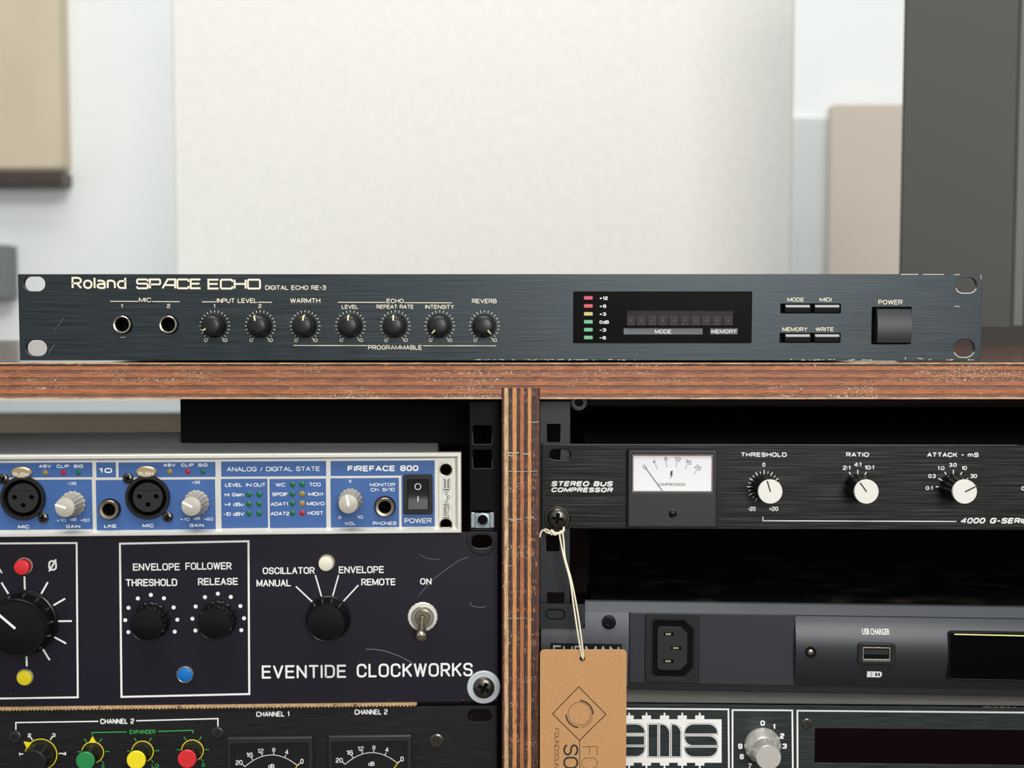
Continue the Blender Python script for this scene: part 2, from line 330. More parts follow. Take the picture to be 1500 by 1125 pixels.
# ------------------------------------------------------------------ stroke lettering
R1 = 1
G = {
 'A': (1, [[(0,0),(.5,1),(1,0)], [(.18,.33),(.82,.33)]]), 'B': (.95, [[(0,0),(0,1),(.93,1,1),(.93,.53,1),(0,.53)], [(0,.53),(1,.53,1),(1,0,1),(0,0)]]),
 'C': (1, [[(1,.74),(1,1,1),(0,1,1),(0,0,1),(1,0,1),(1,.26)]]), 'D': (1, [[(0,0),(0,1),(1,1,1),(1,0,1),(0,0)]]),
 'E': (.88, [[(1,1),(0,1),(0,0),(1,0)], [(0,.52),(.9,.52)]]), 'F': (.85, [[(1,1),(0,1),(0,0)], [(0,.5),(.9,.5)]]),
 'G': (1, [[(1,.76),(1,1,1),(0,1,1),(0,0,1),(1,0,1),(1,.46),(.55,.46)]]), 'H': (.95, [[(0,0),(0,1)], [(1,0),(1,1)], [(0,.52),(1,.52)]]),
 'I': (0, [[(0,0),(0,1)]]), 'J': (.7, [[(1,1),(1,0,1),(0,0,1),(0,.3)]]), 'K': (.95, [[(0,0),(0,1)], [(1,1),(0,.4)], [(.35,.6),(1,0)]]),
 'L': (.8, [[(0,1),(0,0),(1,0)]]), 'M': (1.2, [[(0,0),(0,1),(.5,.1),(1,1),(1,0)]]), 'N': (1, [[(0,0),(0,1),(1,0),(1,1)]]),
 'O': (1.05, [[(0,0,1),(0,1,1),(1,1,1),(1,0,1),'c']]), 'P': (.93, [[(0,0),(0,1),(1,1,1),(1,.44,1),(0,.44)]]),
 'Q': (1.05, [[(0,0,1),(0,1,1),(1,1,1),(1,0,1),'c'], [(.6,.3),(1,0)]]), 'R': (.95, [[(0,0),(0,1),(1,1,1),(1,.46,1),(0,.46)], [(.5,.46),(1,0)]]),
 'S': (.95, [[(1,.78),(1,1,1),(0,1,1),(0,.52,1),(1,.52,1),(1,0,1),(0,0,1),(0,.22)]]), 'T': (.95, [[(0,1),(1,1)], [(.5,0),(.5,1)]]),
 'U': (1, [[(0,1),(0,0,1),(1,0,1),(1,1)]]), 'V': (1, [[(0,1),(.5,0),(1,1)]]), 'W': (1.4, [[(0,1),(.25,0),(.5,1),(.75,0),(1,1)]]),
 'X': (.95, [[(0,0),(1,1)], [(0,1),(1,0)]]), 'Y': (.95, [[(0,1),(.5,.5),(1,1)], [(.5,.5),(.5,0)]]), 'Z': (.9, [[(0,1),(1,1),(0,0),(1,0)]]),
 '0': (.85, [[(0,0,1),(0,1,1),(1,1,1),(1,0,1),'c']]), '1': (.3, [[(0,.78),(1,1),(1,0)]]), '2': (.85, [[(0,.76),(0,1,1),(1,1,1),(1,.5,1),(0,.42,1),(0,0),(1,0)]]),
 '3': (.85, [[(0,.8),(0,1,1),(1,1,1),(1,.53,1),(.35,.53)], [(.35,.53),(1,.53,1),(1,0,1),(0,0,1),(0,.2)]]), '4': (.9, [[(.75,0),(.75,1),(0,.28),(1,.28)]]),
 '5': (.85, [[(.95,1),(.05,1),(.02,.56),(1,.62,1),(1,0,1),(0,0,1),(0,.2)]]), '6': (.85, [[(.95,.8),(.95,1,1),(0,1,1),(0,0,1),(1,0,1),(1,.58,1),(0,.58)]]),
 '7': (.85, [[(0,1),(1,1),(.35,0)]]), '8': (.85, [[(0,.53,1),(0,1,1),(1,1,1),(1,.53,1),'c'], [(0,0,1),(0,.53,1),(1,.53,1),(1,0,1),'c']]),
 '9': (.85, [[(.05,.2),(.05,0,1),(1,0,1),(1,1,1),(0,1,1),(0,.42,1),(1,.42)]]),
 '-': (.5, [[(0,.45),(1,.45)]]), '+': (.7, [[(0,.45),(1,.45)], [(.5,.12),(.5,.78)]]), '/': (.5, [[(0,0),(1,1)]]), ':': (0, [[(0,.15),(0,.27)], [(0,.62),(0,.74)]]),
 '.': (0, [[(0,0),(0,.1)]]), ' ': (.45, []),
 'a': (.8, [[(0,.72),(1,.72,1),(1,0)], [(1,.4),(0,.4,1),(0,0,1),(1,0)]]), 'o': (.85, [[(0,0,1),(0,.72,1),(1,.72,1),(1,0,1),'c']]), 'l': (0, [[(0,0),(0,1)]]), 'm': (1.3, [[(0,0),(0,.72)], [(0,.72),(.5,.72,1),(.5,0)], [(.5,.72),(1,.72,1),(1,0)]]), 'i': (0, [[(0,0),(0,.7)], [(0,.9),(0,1)]]), 'n': (.8, [[(0,0),(0,.72)], [(0,.72),(1,.72,1),(1,0)]]),
 'h': (.8, [[(0,0),(0,1)], [(0,.66),(1,.66,1),(1,0)]]), 'u': (.8, [[(0,.72),(0,0,1),(1,0,1),(1,.72)]]), 'd': (.85, [[(1,1),(1,0),(0,0,1),(0,.68,1),(1,.68)]]),
 '_A': (1.15, [[(0,0),(.42,1,0),(1,1,0),(1,0)], [(.25,.36),(1,.36)]]), 'o/': (1, [[(0,0,1),(0,1,1),(1,1,1),(1,0,1),'c'], [(.02,-.12),(.98,1.12)]]),
}
STY = {  # corner radius, stroke / cap height, gap / letter width, round caps
 'micro': (0.33, .15, .30, False), 'rnd': (0.5, .15, .32, False), 'rndb': (0.5, .2, .34, False), 'sq': (0.12, .17, .2, False), 'eng': (0.42, .17, .42, True), 'engw': (0.4, .145, .5, True),
 'bold': (0.36, .24, .42, False), 'thin': (0.45, .06, .3, False), 'med': (0.45, .13, .3, False), 'eur': (0.3, .2, .4, False), 'rol': (0.45, .155, .34, False)}
def rounded(pts, closed, rad, sx, sz, ox, oz):
    P = [(ox+p[0]*sx, oz+p[1]*sz, p[2] if len(p) > 2 else 0) for p in pts]; n = len(P); out = []
    for i, p in enumerate(P):
        if not p[2] or (not closed and i in (0, n-1)): out.append(p[:2]); continue
        a = Vector(P[i-1][:2]); b = Vector(p[:2]); c = Vector(P[(i+1) % n][:2])
        la, lc = (a-b).length, (c-b).length
        ra = min(rad, la*(.5 if P[i-1][2] else 1)); rc = min(rad, lc*(.5 if P[(i+1) % n][2] else 1))
        p0 = b+(a-b).normalized()*ra; p2 = b+(c-b).normalized()*rc
        kx = 0.5523
        for k in range(6):
            t = k/5; q1 = p0+(b-p0)*kx; q2 = p2+(b-p2)*kx
            q = p0*(1-t)**3+q1*3*t*(1-t)**2+q2*3*t*t*(1-t)+p2*t**3; out.append((q.x, q.y))
    return out
def glyphs(mb, text, x0, z0, x1, z1, sty, out, rot=None, shear=0, wmul=1):
    # strokes filling the box x0..x1, z0..z1 (mm); rot = (cx, cz, degrees) turns the result
    rad_, sw_, gap_, caps = STY[sty]
    H = z1-z0; sw = H*sw_*wmul
    toks = []; i = 0
    while i < len(text):
        if text[i] == '^': toks.append({'A': '_A', 'O': 'o/'}[text[i+1]]); i += 2
        else: toks.append(text[i]); i += 1
    u = sum(G[t][0] for t in toks)
    Wd = x1-x0-sw-H*shear
    narrow = sum(1 for t in toks[:-1] if True)
    sc = Wd/(u+gap_*narrow) if (u+gap_*narrow) > 0 else 0
    x = x0+sw/2; tmp = MB()
    for t in toks:
        w, st = G[t]
        for k, s_ in enumerate(st):
            closed = s_[-1] == 'c'; pp = s_[:-1] if closed else s_
            dy = 1e-3*k
            pl = rounded(pp, closed, rad_*min(max(w*sc, H*.3), H), w*sc, H-sw, x, z0+sw/2)
            pl = [(a+(b-z0)*shear, b) for a, b in pl]
            if t in '.:' and t != ' ': pl = [(a, b) for a, b in pl]
            tmp.ribbon(pl, sw, out+dy, closed, caps)
        x += (w+gap_)*sc
    V = tmp.v
    if rot:
        c, s_ = math.cos(math.radians(rot[2])), math.sin(math.radians(rot[2]))
        V = [(rot[0]+(a-rot[0])*c-(b-rot[1])*s_, y, rot[1]+(a-rot[0])*s_+(b-rot[1])*c) for a, y, b in V]
    return mb.add(V, tmp.f)
def T(dev, text, x0, x1, y0, y1, sty='rnd', m='white', parent=None, out=0.06, name='lettering', wmul=1, shear=0):
    b = dev.B(x0, y0, x1, y1); cx, cz = (b[0]+b[2])/2, (b[1]+b[3])/2
    par = parent if parent is not None else dev.e
    if len(text) == 1 and text in '1I':
        b = (cx-(b[3]-b[1])*.2, b[1], cx+(b[3]-b[1])*.2, b[3])
    off = par.location*1000 if par is not dev.e else Vector((0, 0, 0))
    mb = glyphs(MB(), text, b[0]-cx, b[1]-cz, b[2]-cx, b[3]-cz, sty, 0, wmul=wmul, shear=shear)
    return obj(name, mb, m, par, (cx-off.x, -out-off.y, cz-off.z))
def TF(dev, text, x0, x1, y0, y1, m='white', bold=0.0, shear=0.0, out=0.06, parent=None, space=1.0):
    b = dev.B(x0, y0, x1, y1); cx, cz = (b[0]+b[2])/2, (b[1]+b[3])/2
    cu = bpy.data.curves.new('tmp', 'FONT'); cu.body = text; cu.size = 1; cu.offset = bold; cu.shear = shear; cu.space_character = space; cu.resolution_u = 3; cu.fill_mode = 'FRONT'
    ob = bpy.data.objects.new('tmp', cu); me = ob.to_mesh()
    vs = [v.co.copy() for v in me.vertices]; fs = [tuple(p.vertices) for p in me.polygons]
    ob.to_mesh_clear(); bpy.data.objects.remove(ob); bpy.data.curves.remove(cu)
    xs = [v.x for v in vs]; ys = [v.y for v in vs]
    sx = (b[2]-b[0])/(max(xs)-min(xs)); sz = (b[3]-b[1])/(max(ys)-min(ys))
    mb = MB().add([(b[0]-cx+(v.x-min(xs))*sx, 0, b[1]-cz+(v.y-min(ys))*sz) for v in vs], fs)
    par = parent if parent is not None else dev.e; off = par.location*1000 if par is not dev.e else Vector((0, 0, 0))
    return obj('lettering', mb, m, par, (cx-off.x, -out-off.y, cz-off.z))
def LN(dev, lines, w, m='white', name='printed_line', out=0.05, parent=None, closed=False, caps=False):
    mb = MB(); par = parent if parent is not None else dev.e; off = par.location*1000 if par is not dev.e else Vector((0, 0, 0))
    p0 = dev.L(*lines[0][0])
    for ln in lines:
        q = [dev.L(*p) for p in ln]; mb.ribbon([(a-p0[0], b-p0[1]) for a, b in q], w*dev.k, 0, closed, caps)
    o = obj(name, mb, m, par, (p0[0]-off.x, -out-off.y, p0[1]-off.z))
    if name == 'worn_edge': o['kind'] = 'stuff'
    return o
def ticks(dev, px, py, r0, r1, degs, w, m='white', name='tick_marks', caps=False):
    x, z = dev.L(px, py); mb = MB(); k = dev.k
    for a in degs:
        s_, c = math.sin(math.radians(a)), math.cos(math.radians(a)); mb.ribbon([(r0*k*s_, r0*k*c), (r1*k*s_, r1*k*c)], w*k, 0, False, caps)
    return obj(name, mb, m, dev.e, (x, -0.05, z))
def dots(dev, px, py, r, degs, rad, m='white', square=False):
    x, z = dev.L(px, py); mb = MB(); k = dev.k
    for a in degs:
        s_, c = math.sin(math.radians(a))*r*k, math.cos(math.radians(a))*r*k
        if square: q = rad*k; mb.add([(s_-q, 0, c-q), (s_+q, 0, c-q), (s_+q, 0, c+q), (s_-q, 0, c+q)], [(0, 1, 2, 3)])
        else: mb.disc(s_, c, rad*k, 0, 16)
    return obj('scale_dots', mb, m, dev.e, (x, -0.05, z))
def at(dev, name, mb, m, px, py, out=0.0, parent=None, ang=32):
    x, z = dev.L(px, py); return obj(name, mb, m, dev.e, (x, -out, z), ang)
def sub(parent, name, mb, m, loc=(0, 0, 0), ang=32): return obj(name, mb, m, parent, loc, ang)
def pointer(parent, deg, r0, r1, w, out, m, name='pointer_line'):
    s_, c = math.sin(math.radians(deg)), math.cos(math.radians(deg)); n = (c, -s_)
    pts = [(r0*s_-n[0]*w/2, r0*c-n[1]*w/2), (r0*s_+n[0]*w/2, r0*c+n[1]*w/2), (r1*s_+n[0]*w/2, r1*c+n[1]*w/2), (r1*s_-n[0]*w/2, r1*c-n[1]*w/2)]
    return sub(parent, name, MB().plate(pts, -0.15, 0.08), m, (0, -out, 0))
def phillips(r, h, arm=None):
    arm = arm or r*.58
    def hf(x, z):
        q = math.hypot(x, z)/r; y = h*(0.35+0.65*math.sqrt(max(0, 1-q**2)))
        w = r*.16
        if (abs(x) < w and abs(z) < arm) or (abs(z) < w and abs(x) < arm): y = h*.36
        return y
    return hf
def hexhead(r, h, hr):
    def hf(x, z):
        q = math.hypot(x, z)
        return (h-0.9*h if q < hr else h-0.25*h*max(0, (q/r-.8)/.2))
    return hf
def cross(parent, r, h, rot, dy=0):
    a = math.radians(-rot); u = (math.cos(a), math.sin(a)); v = (-u[1], u[0]); q = r*.54; mb = MB()
    for d, o in ((u, 0), (v, .005)): mb.ribbon([(-d[0]*q, -d[1]*q), (d[0]*q, d[1]*q)], r*.27, h*.36+.03+o)
    return sub(parent, 'cross_recess_shade', mb, 'void', (0, dy, 0))  # black cross on the recess floor, standing in for its shade
def screw(dev, px, py, r, h, kind='phillips', m='screw_bk', rot=20, name='screw', out=0):
    k = dev.k; f = phillips(r*k, h) if kind == 'phillips' else hexhead(r*k, h, r*k*.36)
    c, s_ = math.cos(math.radians(rot)), math.sin(math.radians(rot))
    o = at(dev, name, MB().head(r*k, lambda x, z: f(x*c-z*s_, x*s_+z*c)), m, px, py, out, ang=40)
    if kind == 'phillips': cross(o, r*k, h, rot)
    return o
def jack(dev, px, py, ro, ring, hole, h, mo='black', mr='nickel'):
    k = dev.k
    j = at(dev, 'jack_socket', MB().lathe([(ro*k, 0), (ro*k*.97, h*.5), (ring*k*1.04, h*.75), (ring*k*1.02, h*.4)], 40, cap1=False), mo, px, py)
    sub(j, 'jack_ring', MB().lathe([(ring*k*1.03, h*.3), (ring*k*1.02, h), (ring*k*.97, h*1.08), (hole*k*1.03, h), (hole*k, h*.85), (hole*k, -9)], 40, cap1=False), mr)
    sub(j, 'jack_bore', MB().lathe([(hole*k*.99, -9), (hole*k*.99, h*.4), (hole*k*.9, h*.3), (hole*k*.9, -8.5), (0.01, -8.5)], 32, cap1=False), 'void')
    return j

def chassis(dev, x0, y0, x1, y1, depth, m='chassis', front=11, inset=0):
    b = dev.B(x0, y0, x1, y1); return obj('chassis', MB().box(b[0], b[2], front, depth, b[1], b[3]-inset), m, dev.e)

# ------------------------------------------------------------------ setting: room behind the rack
YW = 1.55
def struct(name, mb, m):
    o = obj(name, mb, m); o['kind'] = 'structure'; return o
struct('wall_back', MB().box(-2600, 2600, YW*1000, YW*1000+80, -900, 2300), 'wallp')
struct('floor', MB().box(-2600, 2600, -2600, YW*1000, -960, -900), 'floorm')
def bgbox(name, x0, y0, x1, y1, y, depth, m, rad=4, lean=0):
    a = W(x0, y1, y); b = W(x1, y0, y); mb = MB()
    w_, h_ = (b.x-a.x)*1000, (b.z-a.z)*1000
    mb.plate(rr(0, 0, w_, h_, rad), -depth, 0, min(rad, 3)*.6)
    o = obj(name, mb, m); o.location = (a.x, y, a.z); o.rotation_euler = (0, lean, 0); return o
# acoustic panel
def empty(name, loc, label, cat, group=None):
    e = bpy.data.objects.new(name, None); COL.objects.link(e); e.location = loc; e.empty_display_size = .02
    return tag(e, label, cat, group)
a = W(262, 700, .78); b = W(1169, -260, .78)
a.z = -0.899
pn = obj('acoustic_panel', MB().plate(rr(0, 0, (b.x-a.x)*1000, (b.z-a.z)*1000, 6), -45, 0, 3), 'panelw'); pn.location = (a.x, .78, a.z)
tag(pn, 'tall off-white felt covered panel standing behind the long dark unit', 'panel')

# ------------------------------------------------------------------ plywood rack
rack = empty('rack_cabinet', (0, 0, 0), 'worn plywood rack cabinet with striped ply edges and a centre divider', 'rack')
YF = -1.0
def zpx(py, y=YF): return W(750, py, y*.001).z*1000
def xpx(px, y=YF): return W(px, 800, y*.001).x*1000
XL, XR, DEP = -512, 531, 420
ztop, zbot = 0.0, zpx(584.5)
board = obj('top_board', MB().box(XL, XR, 1.2, DEP, -0.35, 0), 'film', rack)
obj('underside_bounce_sheet', MB().box(XL, XR, 1.2, DEP, zbot, zbot+.35), 'bounce_under', board)  # unseen pale sheet, added to bounce light onto the interface top
lay = [(531.5, 533.2, 'ply_lt_h', .0), (533.2, 536.6, 'ply_dk_h', .25), (536.6, 542, 'ply_or_h', 0), (542, 547.8, 'ply_bn_h', .3), (547.8, 552.8, 'ply_or_h', -.05),
       (552.8, 558.8, 'ply_bn_h', .25), (558.8, 564.2, 'ply_or_h', 0), (564.2, 570.2, 'ply_bn_h', .3), (570.2, 576.8, 'ply_or_h', 0.05), (576.8, 582.2, 'ply_bn_h', .25), (582.2, 584.5, 'ply_lt_h', -.1)]
XD0, XD1, zdt = xpx(735), xpx(790.4), zpx(568.5)
for y0, y1, m, d in lay:
    z1, z0 = zpx(y0), zpx(y1); mb = MB()
    if m == 'ply_lt_h' and y0 < 540: z1 = -.02
    if z1 > zdt+.1:
        if z0 < zdt: mb.box(XL, XD0, YF+d, DEP, z0, z1).box(XD1, XR, YF+d, DEP, z0, z1).box(XD0, XD1, YF+d, DEP, zdt, z1)
        else: mb.box(XL, XR, YF+d, DEP, z0, z1)
    else: mb.box(XL, XD0, YF+d, DEP, z0, z1).box(XD1, XR, YF+d, DEP, z0, z1)
    # slight waviness of the cut edge: the ply is subdivided along its length by the bevel wear
    obj('ply', mb, m, board)
ZB = -560.0
div = obj('divider', MB().box(XD0, XD0+.4, 2, DEP, ZB, zdt).box(XD1-.4, XD1, 2, DEP, ZB, zdt), 'inside', rack)
dl = [(735, 738.8, 'ply_rd_v', .9), (738.8, 744.5, 'ply_lt_v', .25), (744.5, 750.8, 'ply_dk_v', .3), (750.8, 756.7, 'ply_yl_v', 0), (756.7, 762, 'ply_dk_v', .3), (762, 767.3, 'ply_or_v', 0),
      (767.3, 773, 'ply_dk_v', .3), (773, 778, 'ply_yl_v', 0), (778, 785, 'ply_dk_v', .3), (785, 790.4, 'ply_rd_v', .6)]
for x0, x1, m, d in dl:
    a0, a1 = xpx(x0), xpx(x1)
    if x0 == 735: a0 += .4
    if x1 == 790.4: a1 -= .4
    obj('ply', MB().box(a0, a1, YF-.25+d, DEP, ZB, zdt), m, div)
zz = lambda py: zpx(py)
sc_ = MB()
for py, xa, xb, w_ in ((663, 744, 760, .5), (664.5, 766, 777, .45), (667, 745, 752, .4), (690, 744, 787, .25), (618, 772, 789, .25), (760, 742, 764, .45), (758, 770, 783, .4), (762, 748, 756, .5), (828, 745, 752, .3), (905, 744, 770, .3), (906.5, 772, 780, .4)):
    sc_.ribbon([(xpx(xa), zz(py)), (xpx((xa+xb)/2), zz(py+.6)), (xpx(xb), zz(py-.2))], w_, -YF+.30)
sf = obj('scuff_marks', sc_, 'edge', div); sf['kind'] = 'stuff'
for sx in (XL, XR-18): obj('side_board', MB().box(sx, sx+18, YF, DEP, ZB, zbot), 'ply_bn_v', rack)
obj('bottom_board', MB().box(XL, XR, YF, DEP, ZB-18, ZB), 'ply_bn_h', rack)
for sx in (XL+40, XR-70, -15):
    for sy in (40, DEP-60): obj('leg', MB().box(sx, sx+30, sy, sy+30, -900, ZB-18), 'inside', rack)
obj('back_panel', MB().box(XD1+1, XR-18, DEP-14, DEP-4, ZB, zbot), 'inside', rack)
obj('back_panel', MB().box(W(290, 620, DEP*.001).x*1000, XD0-1, DEP-14, DEP-4, ZB, zbot), 'inside', rack)
# rails: perforated steel angle beside the divider
YR = 19.5
RAIL = Dev('tmp', 'x', 'x', 735, 700, YR*.001, 0)
RAIL2 = RAIL
def rail(x0, x1, sq, wall, m='rail'):
    b = RAIL.B(x0, 588, x1, 1125); zt = b[3]; ox, oy, oz = RAIL.o*1000
    holes = [RAIL.rect(*h, r=0.7) for h in sq]
    mb = MB().holed(rr(b[0], b[1]-250, b[2], zt, .3, 1), holes, -2, 0, .12)
    mb.box(*( (b[2]-1.5, b[2]) if wall > 0 else (b[0], b[0]+1.5)), 2, 26, b[1]-250, zt)
    mb.v = [(x+ox, y+oy, z+oz) for x, y, z in mb.v]
    ro = obj('rack_rail', mb, m, rack)
    for h in sq:
        hb_ = RAIL.B(*h); cx_, cz_ = (hb_[0]+hb_[2])/2+ox, (hb_[1]+hb_[3])/2+oz; w_, h_ = (hb_[2]-hb_[0])/2, (hb_[3]-hb_[1])/2
        o = sub(ro, 'hole_lip', MB().ribbon([(-w_-.2, h_*.2), (-w_-.2, -h_+.5), (-w_+.5, -h_-.15), (w_-.5, -h_-.15), (w_+.2, -h_+.5), (w_+.2, 0)], .28, 0), 'lip', (cx_, oy-.04, cz_))
    return ro
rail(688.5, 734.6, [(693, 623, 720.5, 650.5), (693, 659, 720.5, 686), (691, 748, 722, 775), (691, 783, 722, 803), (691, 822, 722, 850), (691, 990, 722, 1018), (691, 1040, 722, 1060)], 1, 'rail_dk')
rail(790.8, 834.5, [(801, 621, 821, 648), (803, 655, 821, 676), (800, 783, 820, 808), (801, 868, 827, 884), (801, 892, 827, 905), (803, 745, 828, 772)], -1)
bpy.data.objects.remove(RAIL.e)
# grey ring hanging just under the board in the right bay
w = W(847.5, 589, .09)
g = obj('rubber_grommet', MB().lathe([(4.6, 0), (4.7, 1.5), (3.6, 3), (2.6, 2.6), (2.2, 0), (2.2, -4), (4.6, -4)], 32, cap1=False), 'nylon', rack, w*1000)
g['label'] = 'pale grey ring under the board'

# ------------------------------------------------------------------ delay unit on top of the rack
D = Dev('delay_unit', 'long blue-black brushed one-space echo unit resting on the plywood board', 'audio device', 27.5, 464, 0.0, 0)
b = D.B(27.5, 401.5, 1438, 528)
slots = [(34, 405, 66, 426.6), (37.6, 498.2, 68.6, 521.6), (1399.5, 406.5, 1431, 429.5), (1396.7, 497, 1428, 523.5)]
def slot(dev, s_): q = dev.B(*s_); return rr(q[0], q[1], q[2], q[3], min((q[3]-q[1])/2, (q[2]-q[0])/2)*.97, 8)
holes = [slot(D, s_) for s_ in slots]
jk = [(180.6, 475.4), (248, 475.4)]
holes += [circ(*D.L(x, y), 13.6*D.k) for x, y in jk]
holes += [D.rect(839.8, 427.4, 1101, 502.7, .3), D.rect(1143.3, 444.9, 1231.5, 458.8, .4), D.rect(1142.3, 487.9, 1231, 502, .4), D.rect(1277, 449.7, 1334.5, 504, .3)]
front = obj('front_panel', MB().holed(rr(b[0], b[1], b[2], b[3], .4, 2), holes, -3, 0, .18), 'anod', D.e)
def rim(dev, outline, w, m='edge', name='worn_rim'):
    cx = sum(p[0] for p in outline)/len(outline); cz = sum(p[1] for p in outline)/len(outline)
    return obj(name, MB().ribbon([(p[0]-cx, p[1]-cz) for p in outline], w, 0, True), m, dev.e, (cx, -.03, cz))
for i in (2, 3):
    pts = [p for p in holes[i]]; cz = sum(p[1] for p in pts)/len(pts)
    low = [p for p in pts if p[1] < cz-1]; low.sort(key=lambda p: p[0])
    obj('worn_rim', MB().ribbon(low, .35, .03), 'edge', D.e)
c0 = D.B(146, 404, 1262, 530); obj('chassis', MB().box(c0[0], c0[2], 12, 285, c0[1]+.3, c0[3]-.6), 'chassis', D.e)
c0 = D.B(146, 404, 1262, 528)
obj('front_bracket', MB().box(c0[0], c0[2], 10, 12, c0[1], c0[3]), 'void', D.e)
for x in (260, 1180):
    for yy in (30, 250):
        q = D.L(x, 528); obj('foot', MB().box(q[0]-7, q[0]+7, yy, yy+14, -D.o.z*1000+.03, q[1]+1.2), 'black_rub', D.e)
T(D, 'Roland', 105, 185, 405.6, 423.2, 'rol', 'cream')
T(D, 'SP^ACE', 199.6, 295, 408, 423.6, 'sq', 'cream'); T(D, 'ECHO', 304, 382.2, 408.4, 424, 'sq', 'cream')
T(D, 'DIGITAL ECHO RE-3', 388.6, 477.4, 418, 424.6, 'rnd', 'cream')
for s_, x0, x1, y0, y1 in [('MIC', 203.6, 221.6, 436, 442.6), ('1', 177, 180, 445.2, 451), ('2', 244.4, 249.4, 445.2, 451), ('INPUT LEVEL', 317.6, 377, 437, 443.8), ('1', 312, 316, 445.4, 451), ('2', 378.4, 383.2, 445.4, 451),
        ('WARMTH', 425, 469.2, 437, 443.8), ('LEVEL', 500.6, 524.8, 446.6, 452.2), ('ECHO', 566.4, 591.4, 437.6, 444), ('REPEAT RATE', 551.6, 606, 446.4, 452.2), ('INTENSITY', 623, 665, 446.6, 452.4),
        ('REVERB', 691.4, 727.6, 437.8, 444.2), ('PROGRAMMABLE', 539.2, 618.4, 505.6, 512.2), ('MODE', 1153.4, 1177.8, 436, 441.8), ('MIDI', 1200.6, 1218, 436, 441.8), ('MEMORY', 1146, 1182.8, 479.4, 485.2),
        ('WRITE', 1194.7, 1221.3, 479.4, 485.2), ('POWER', 1286.7, 1322, 439.2, 446)]:
    T(D, s_, x0, x1, y0, y1, 'rnd', 'cream')
LN(D, [[(161.6, 441.4), (202.6, 441.4)], [(223, 441.6), (263, 441.8)]], 1, 'cream'); LN(D, [[(296, 442.2), (316, 442.2)], [(378, 442.6), (398.4, 442.8)]], 1, 'cream')
LN(D, [[(495, 442.8), (565, 443)], [(592.4, 443.4), (661.6, 443.6)]], 1, 'cream'); LN(D, [[(430, 506), (538, 506.2)], [(620, 506.4), (727, 506.6)]], 1, 'cream')
for x, y in jk: jack(D, x, y, 13.4, 12.4, 10.2, 2.2)
LN(D, [[(176, 493.6), (180, 494.6), (184, 493.4)]], .9, 'edge', 'scratch')
for (x, deg) in [(314.8, -119), (381.4, -15), (447, 8), (513.4, 0), (579, -2), (644.2, -137), (709.7, 139)]:
    y = 477.2; ticks(D, x, y, 19.6, 22.6, [-150+15*i for i in range(21)], .8, 'cream')
    T(D, '0', x-15.8, x-11, 495.8, 501, 'rnd', 'cream'); T(D, '10', x+10.6, x+18.2, 495.8, 501, 'rnd', 'cream')
    k = D.k
    kn = at(D, 'knob', MB().lathe([(17.6*k, 0.2), (17.6*k, 1.2), (17.2*k, 1.6), (16.9*k, 1.7), (15.2*k, 7.2), (14.6*k, 8.0), (13.2*k, 8.5), (9*k, 8.9), (4*k, 9.05), (0.5*k, 9.1)], 108, flute=(27, .34, 4)), 'black', x, y, ang=50)
    s_, c = math.sin(math.radians(deg)), math.cos(math.radians(deg)); w_ = .95*k; V = []
    for r_, o_ in ((8*k, 9.1), (13.2*k, 8.68), (14.7*k, 8.15), (15.6*k, 7.0), (16.3*k, 4.6)): V += [(r_*s_-c*w_, -o_, r_*c+s_*w_), (r_*s_+c*w_, -o_, r_*c-s_*w_)]
    sub(kn, 'pointer_line', MB().add(V, [(2*i, 2*i+1, 2*i+3, 2*i+2) for i in range(4)]), 'yellow_line')
# display window
b = D.B(839.8, 427.4, 1101, 502.7); cx, cz = (b[0]+b[2])/2, (b[1]+b[3])/2
win = obj('display_window', MB().plate(rr(b[0]-cx, b[1]-cz, b[2]-cx, b[3]-cz, .3, 2), -2, 0), 'window', D.e, (cx, .8, cz))
def on(win, dev, x0, y0, x1, y1, o0, o1, m, name, r=.1, bev=0, base=0.8):
    q = dev.B(x0, y0, x1, y1); ax, az = (q[0]+q[2])/2, (q[1]+q[3])/2; l = win.location*1000
    return obj(name, MB().plate(rr(q[0]-ax, q[1]-az, q[2]-ax, q[3]-az, r, 2), o0, o1, bev), m, win, (ax-l.x, 0, az-l.z))
for y, m, s_, x1 in [(436.3, 'bar_r', '+12', 890.6), (448.1, 'bar_r', '+6', 888.3), (459.7, 'bar_y', '+3', 888), (471.4, 'bar_g', '0dB', 892.2), (483, 'bar_g', '-3', 888), (494.4, 'bar_g', '-6', 888)]:
    on(win, D, 855.8, y-2.5, 868.2, y+2.5, 0, .12, m, 'level_light'); T(D, s_, 878.2, x1, y-2.4+.4, y+2.9, 'rndb', 'white', win, -.7)
mod = on(win, D, 917.7, 454.9, 1075, 478, 0, 1.4, 'lens', 'character_display', .4, .5)
for zx in (487, 560, 635, 708, 783, 858, 933, 1005, 1078, 1155):
    x = 820+zx/4.6875; q = D.B(x-4.6, 463.2, x+4.6, 475.6); w_, h_ = (q[2]-q[0])/2, (q[3]-q[1])/2; mb = MB()
    for ln in ([(-w_, -h_), (w_, -h_), (w_, h_), (-w_, h_), (-w_, -h_)], [(-w_, 0), (w_, 0)], [(0, -h_), (0, h_)], [(-w_, -h_), (w_, h_)], [(-w_, h_), (w_, -h_)]): mb.ribbon(ln, .13, 0)
    wl = win.location*1000; ml = mod.location*1000
    obj('digit_segments', mb, 'seg', mod, ((q[0]+q[2])/2-wl.x-ml.x, -1.44, (q[1]+q[3])/2-wl.z-ml.z))
on(win, D, 913.9, 481, 1029.5, 489.9, 0, .05, 'gy_bar', 'mode_bar', .01); on(win, D, 1040.8, 481, 1080.9, 489.6, 0, .05, 'gy_bar', 'memory_bar', .01)
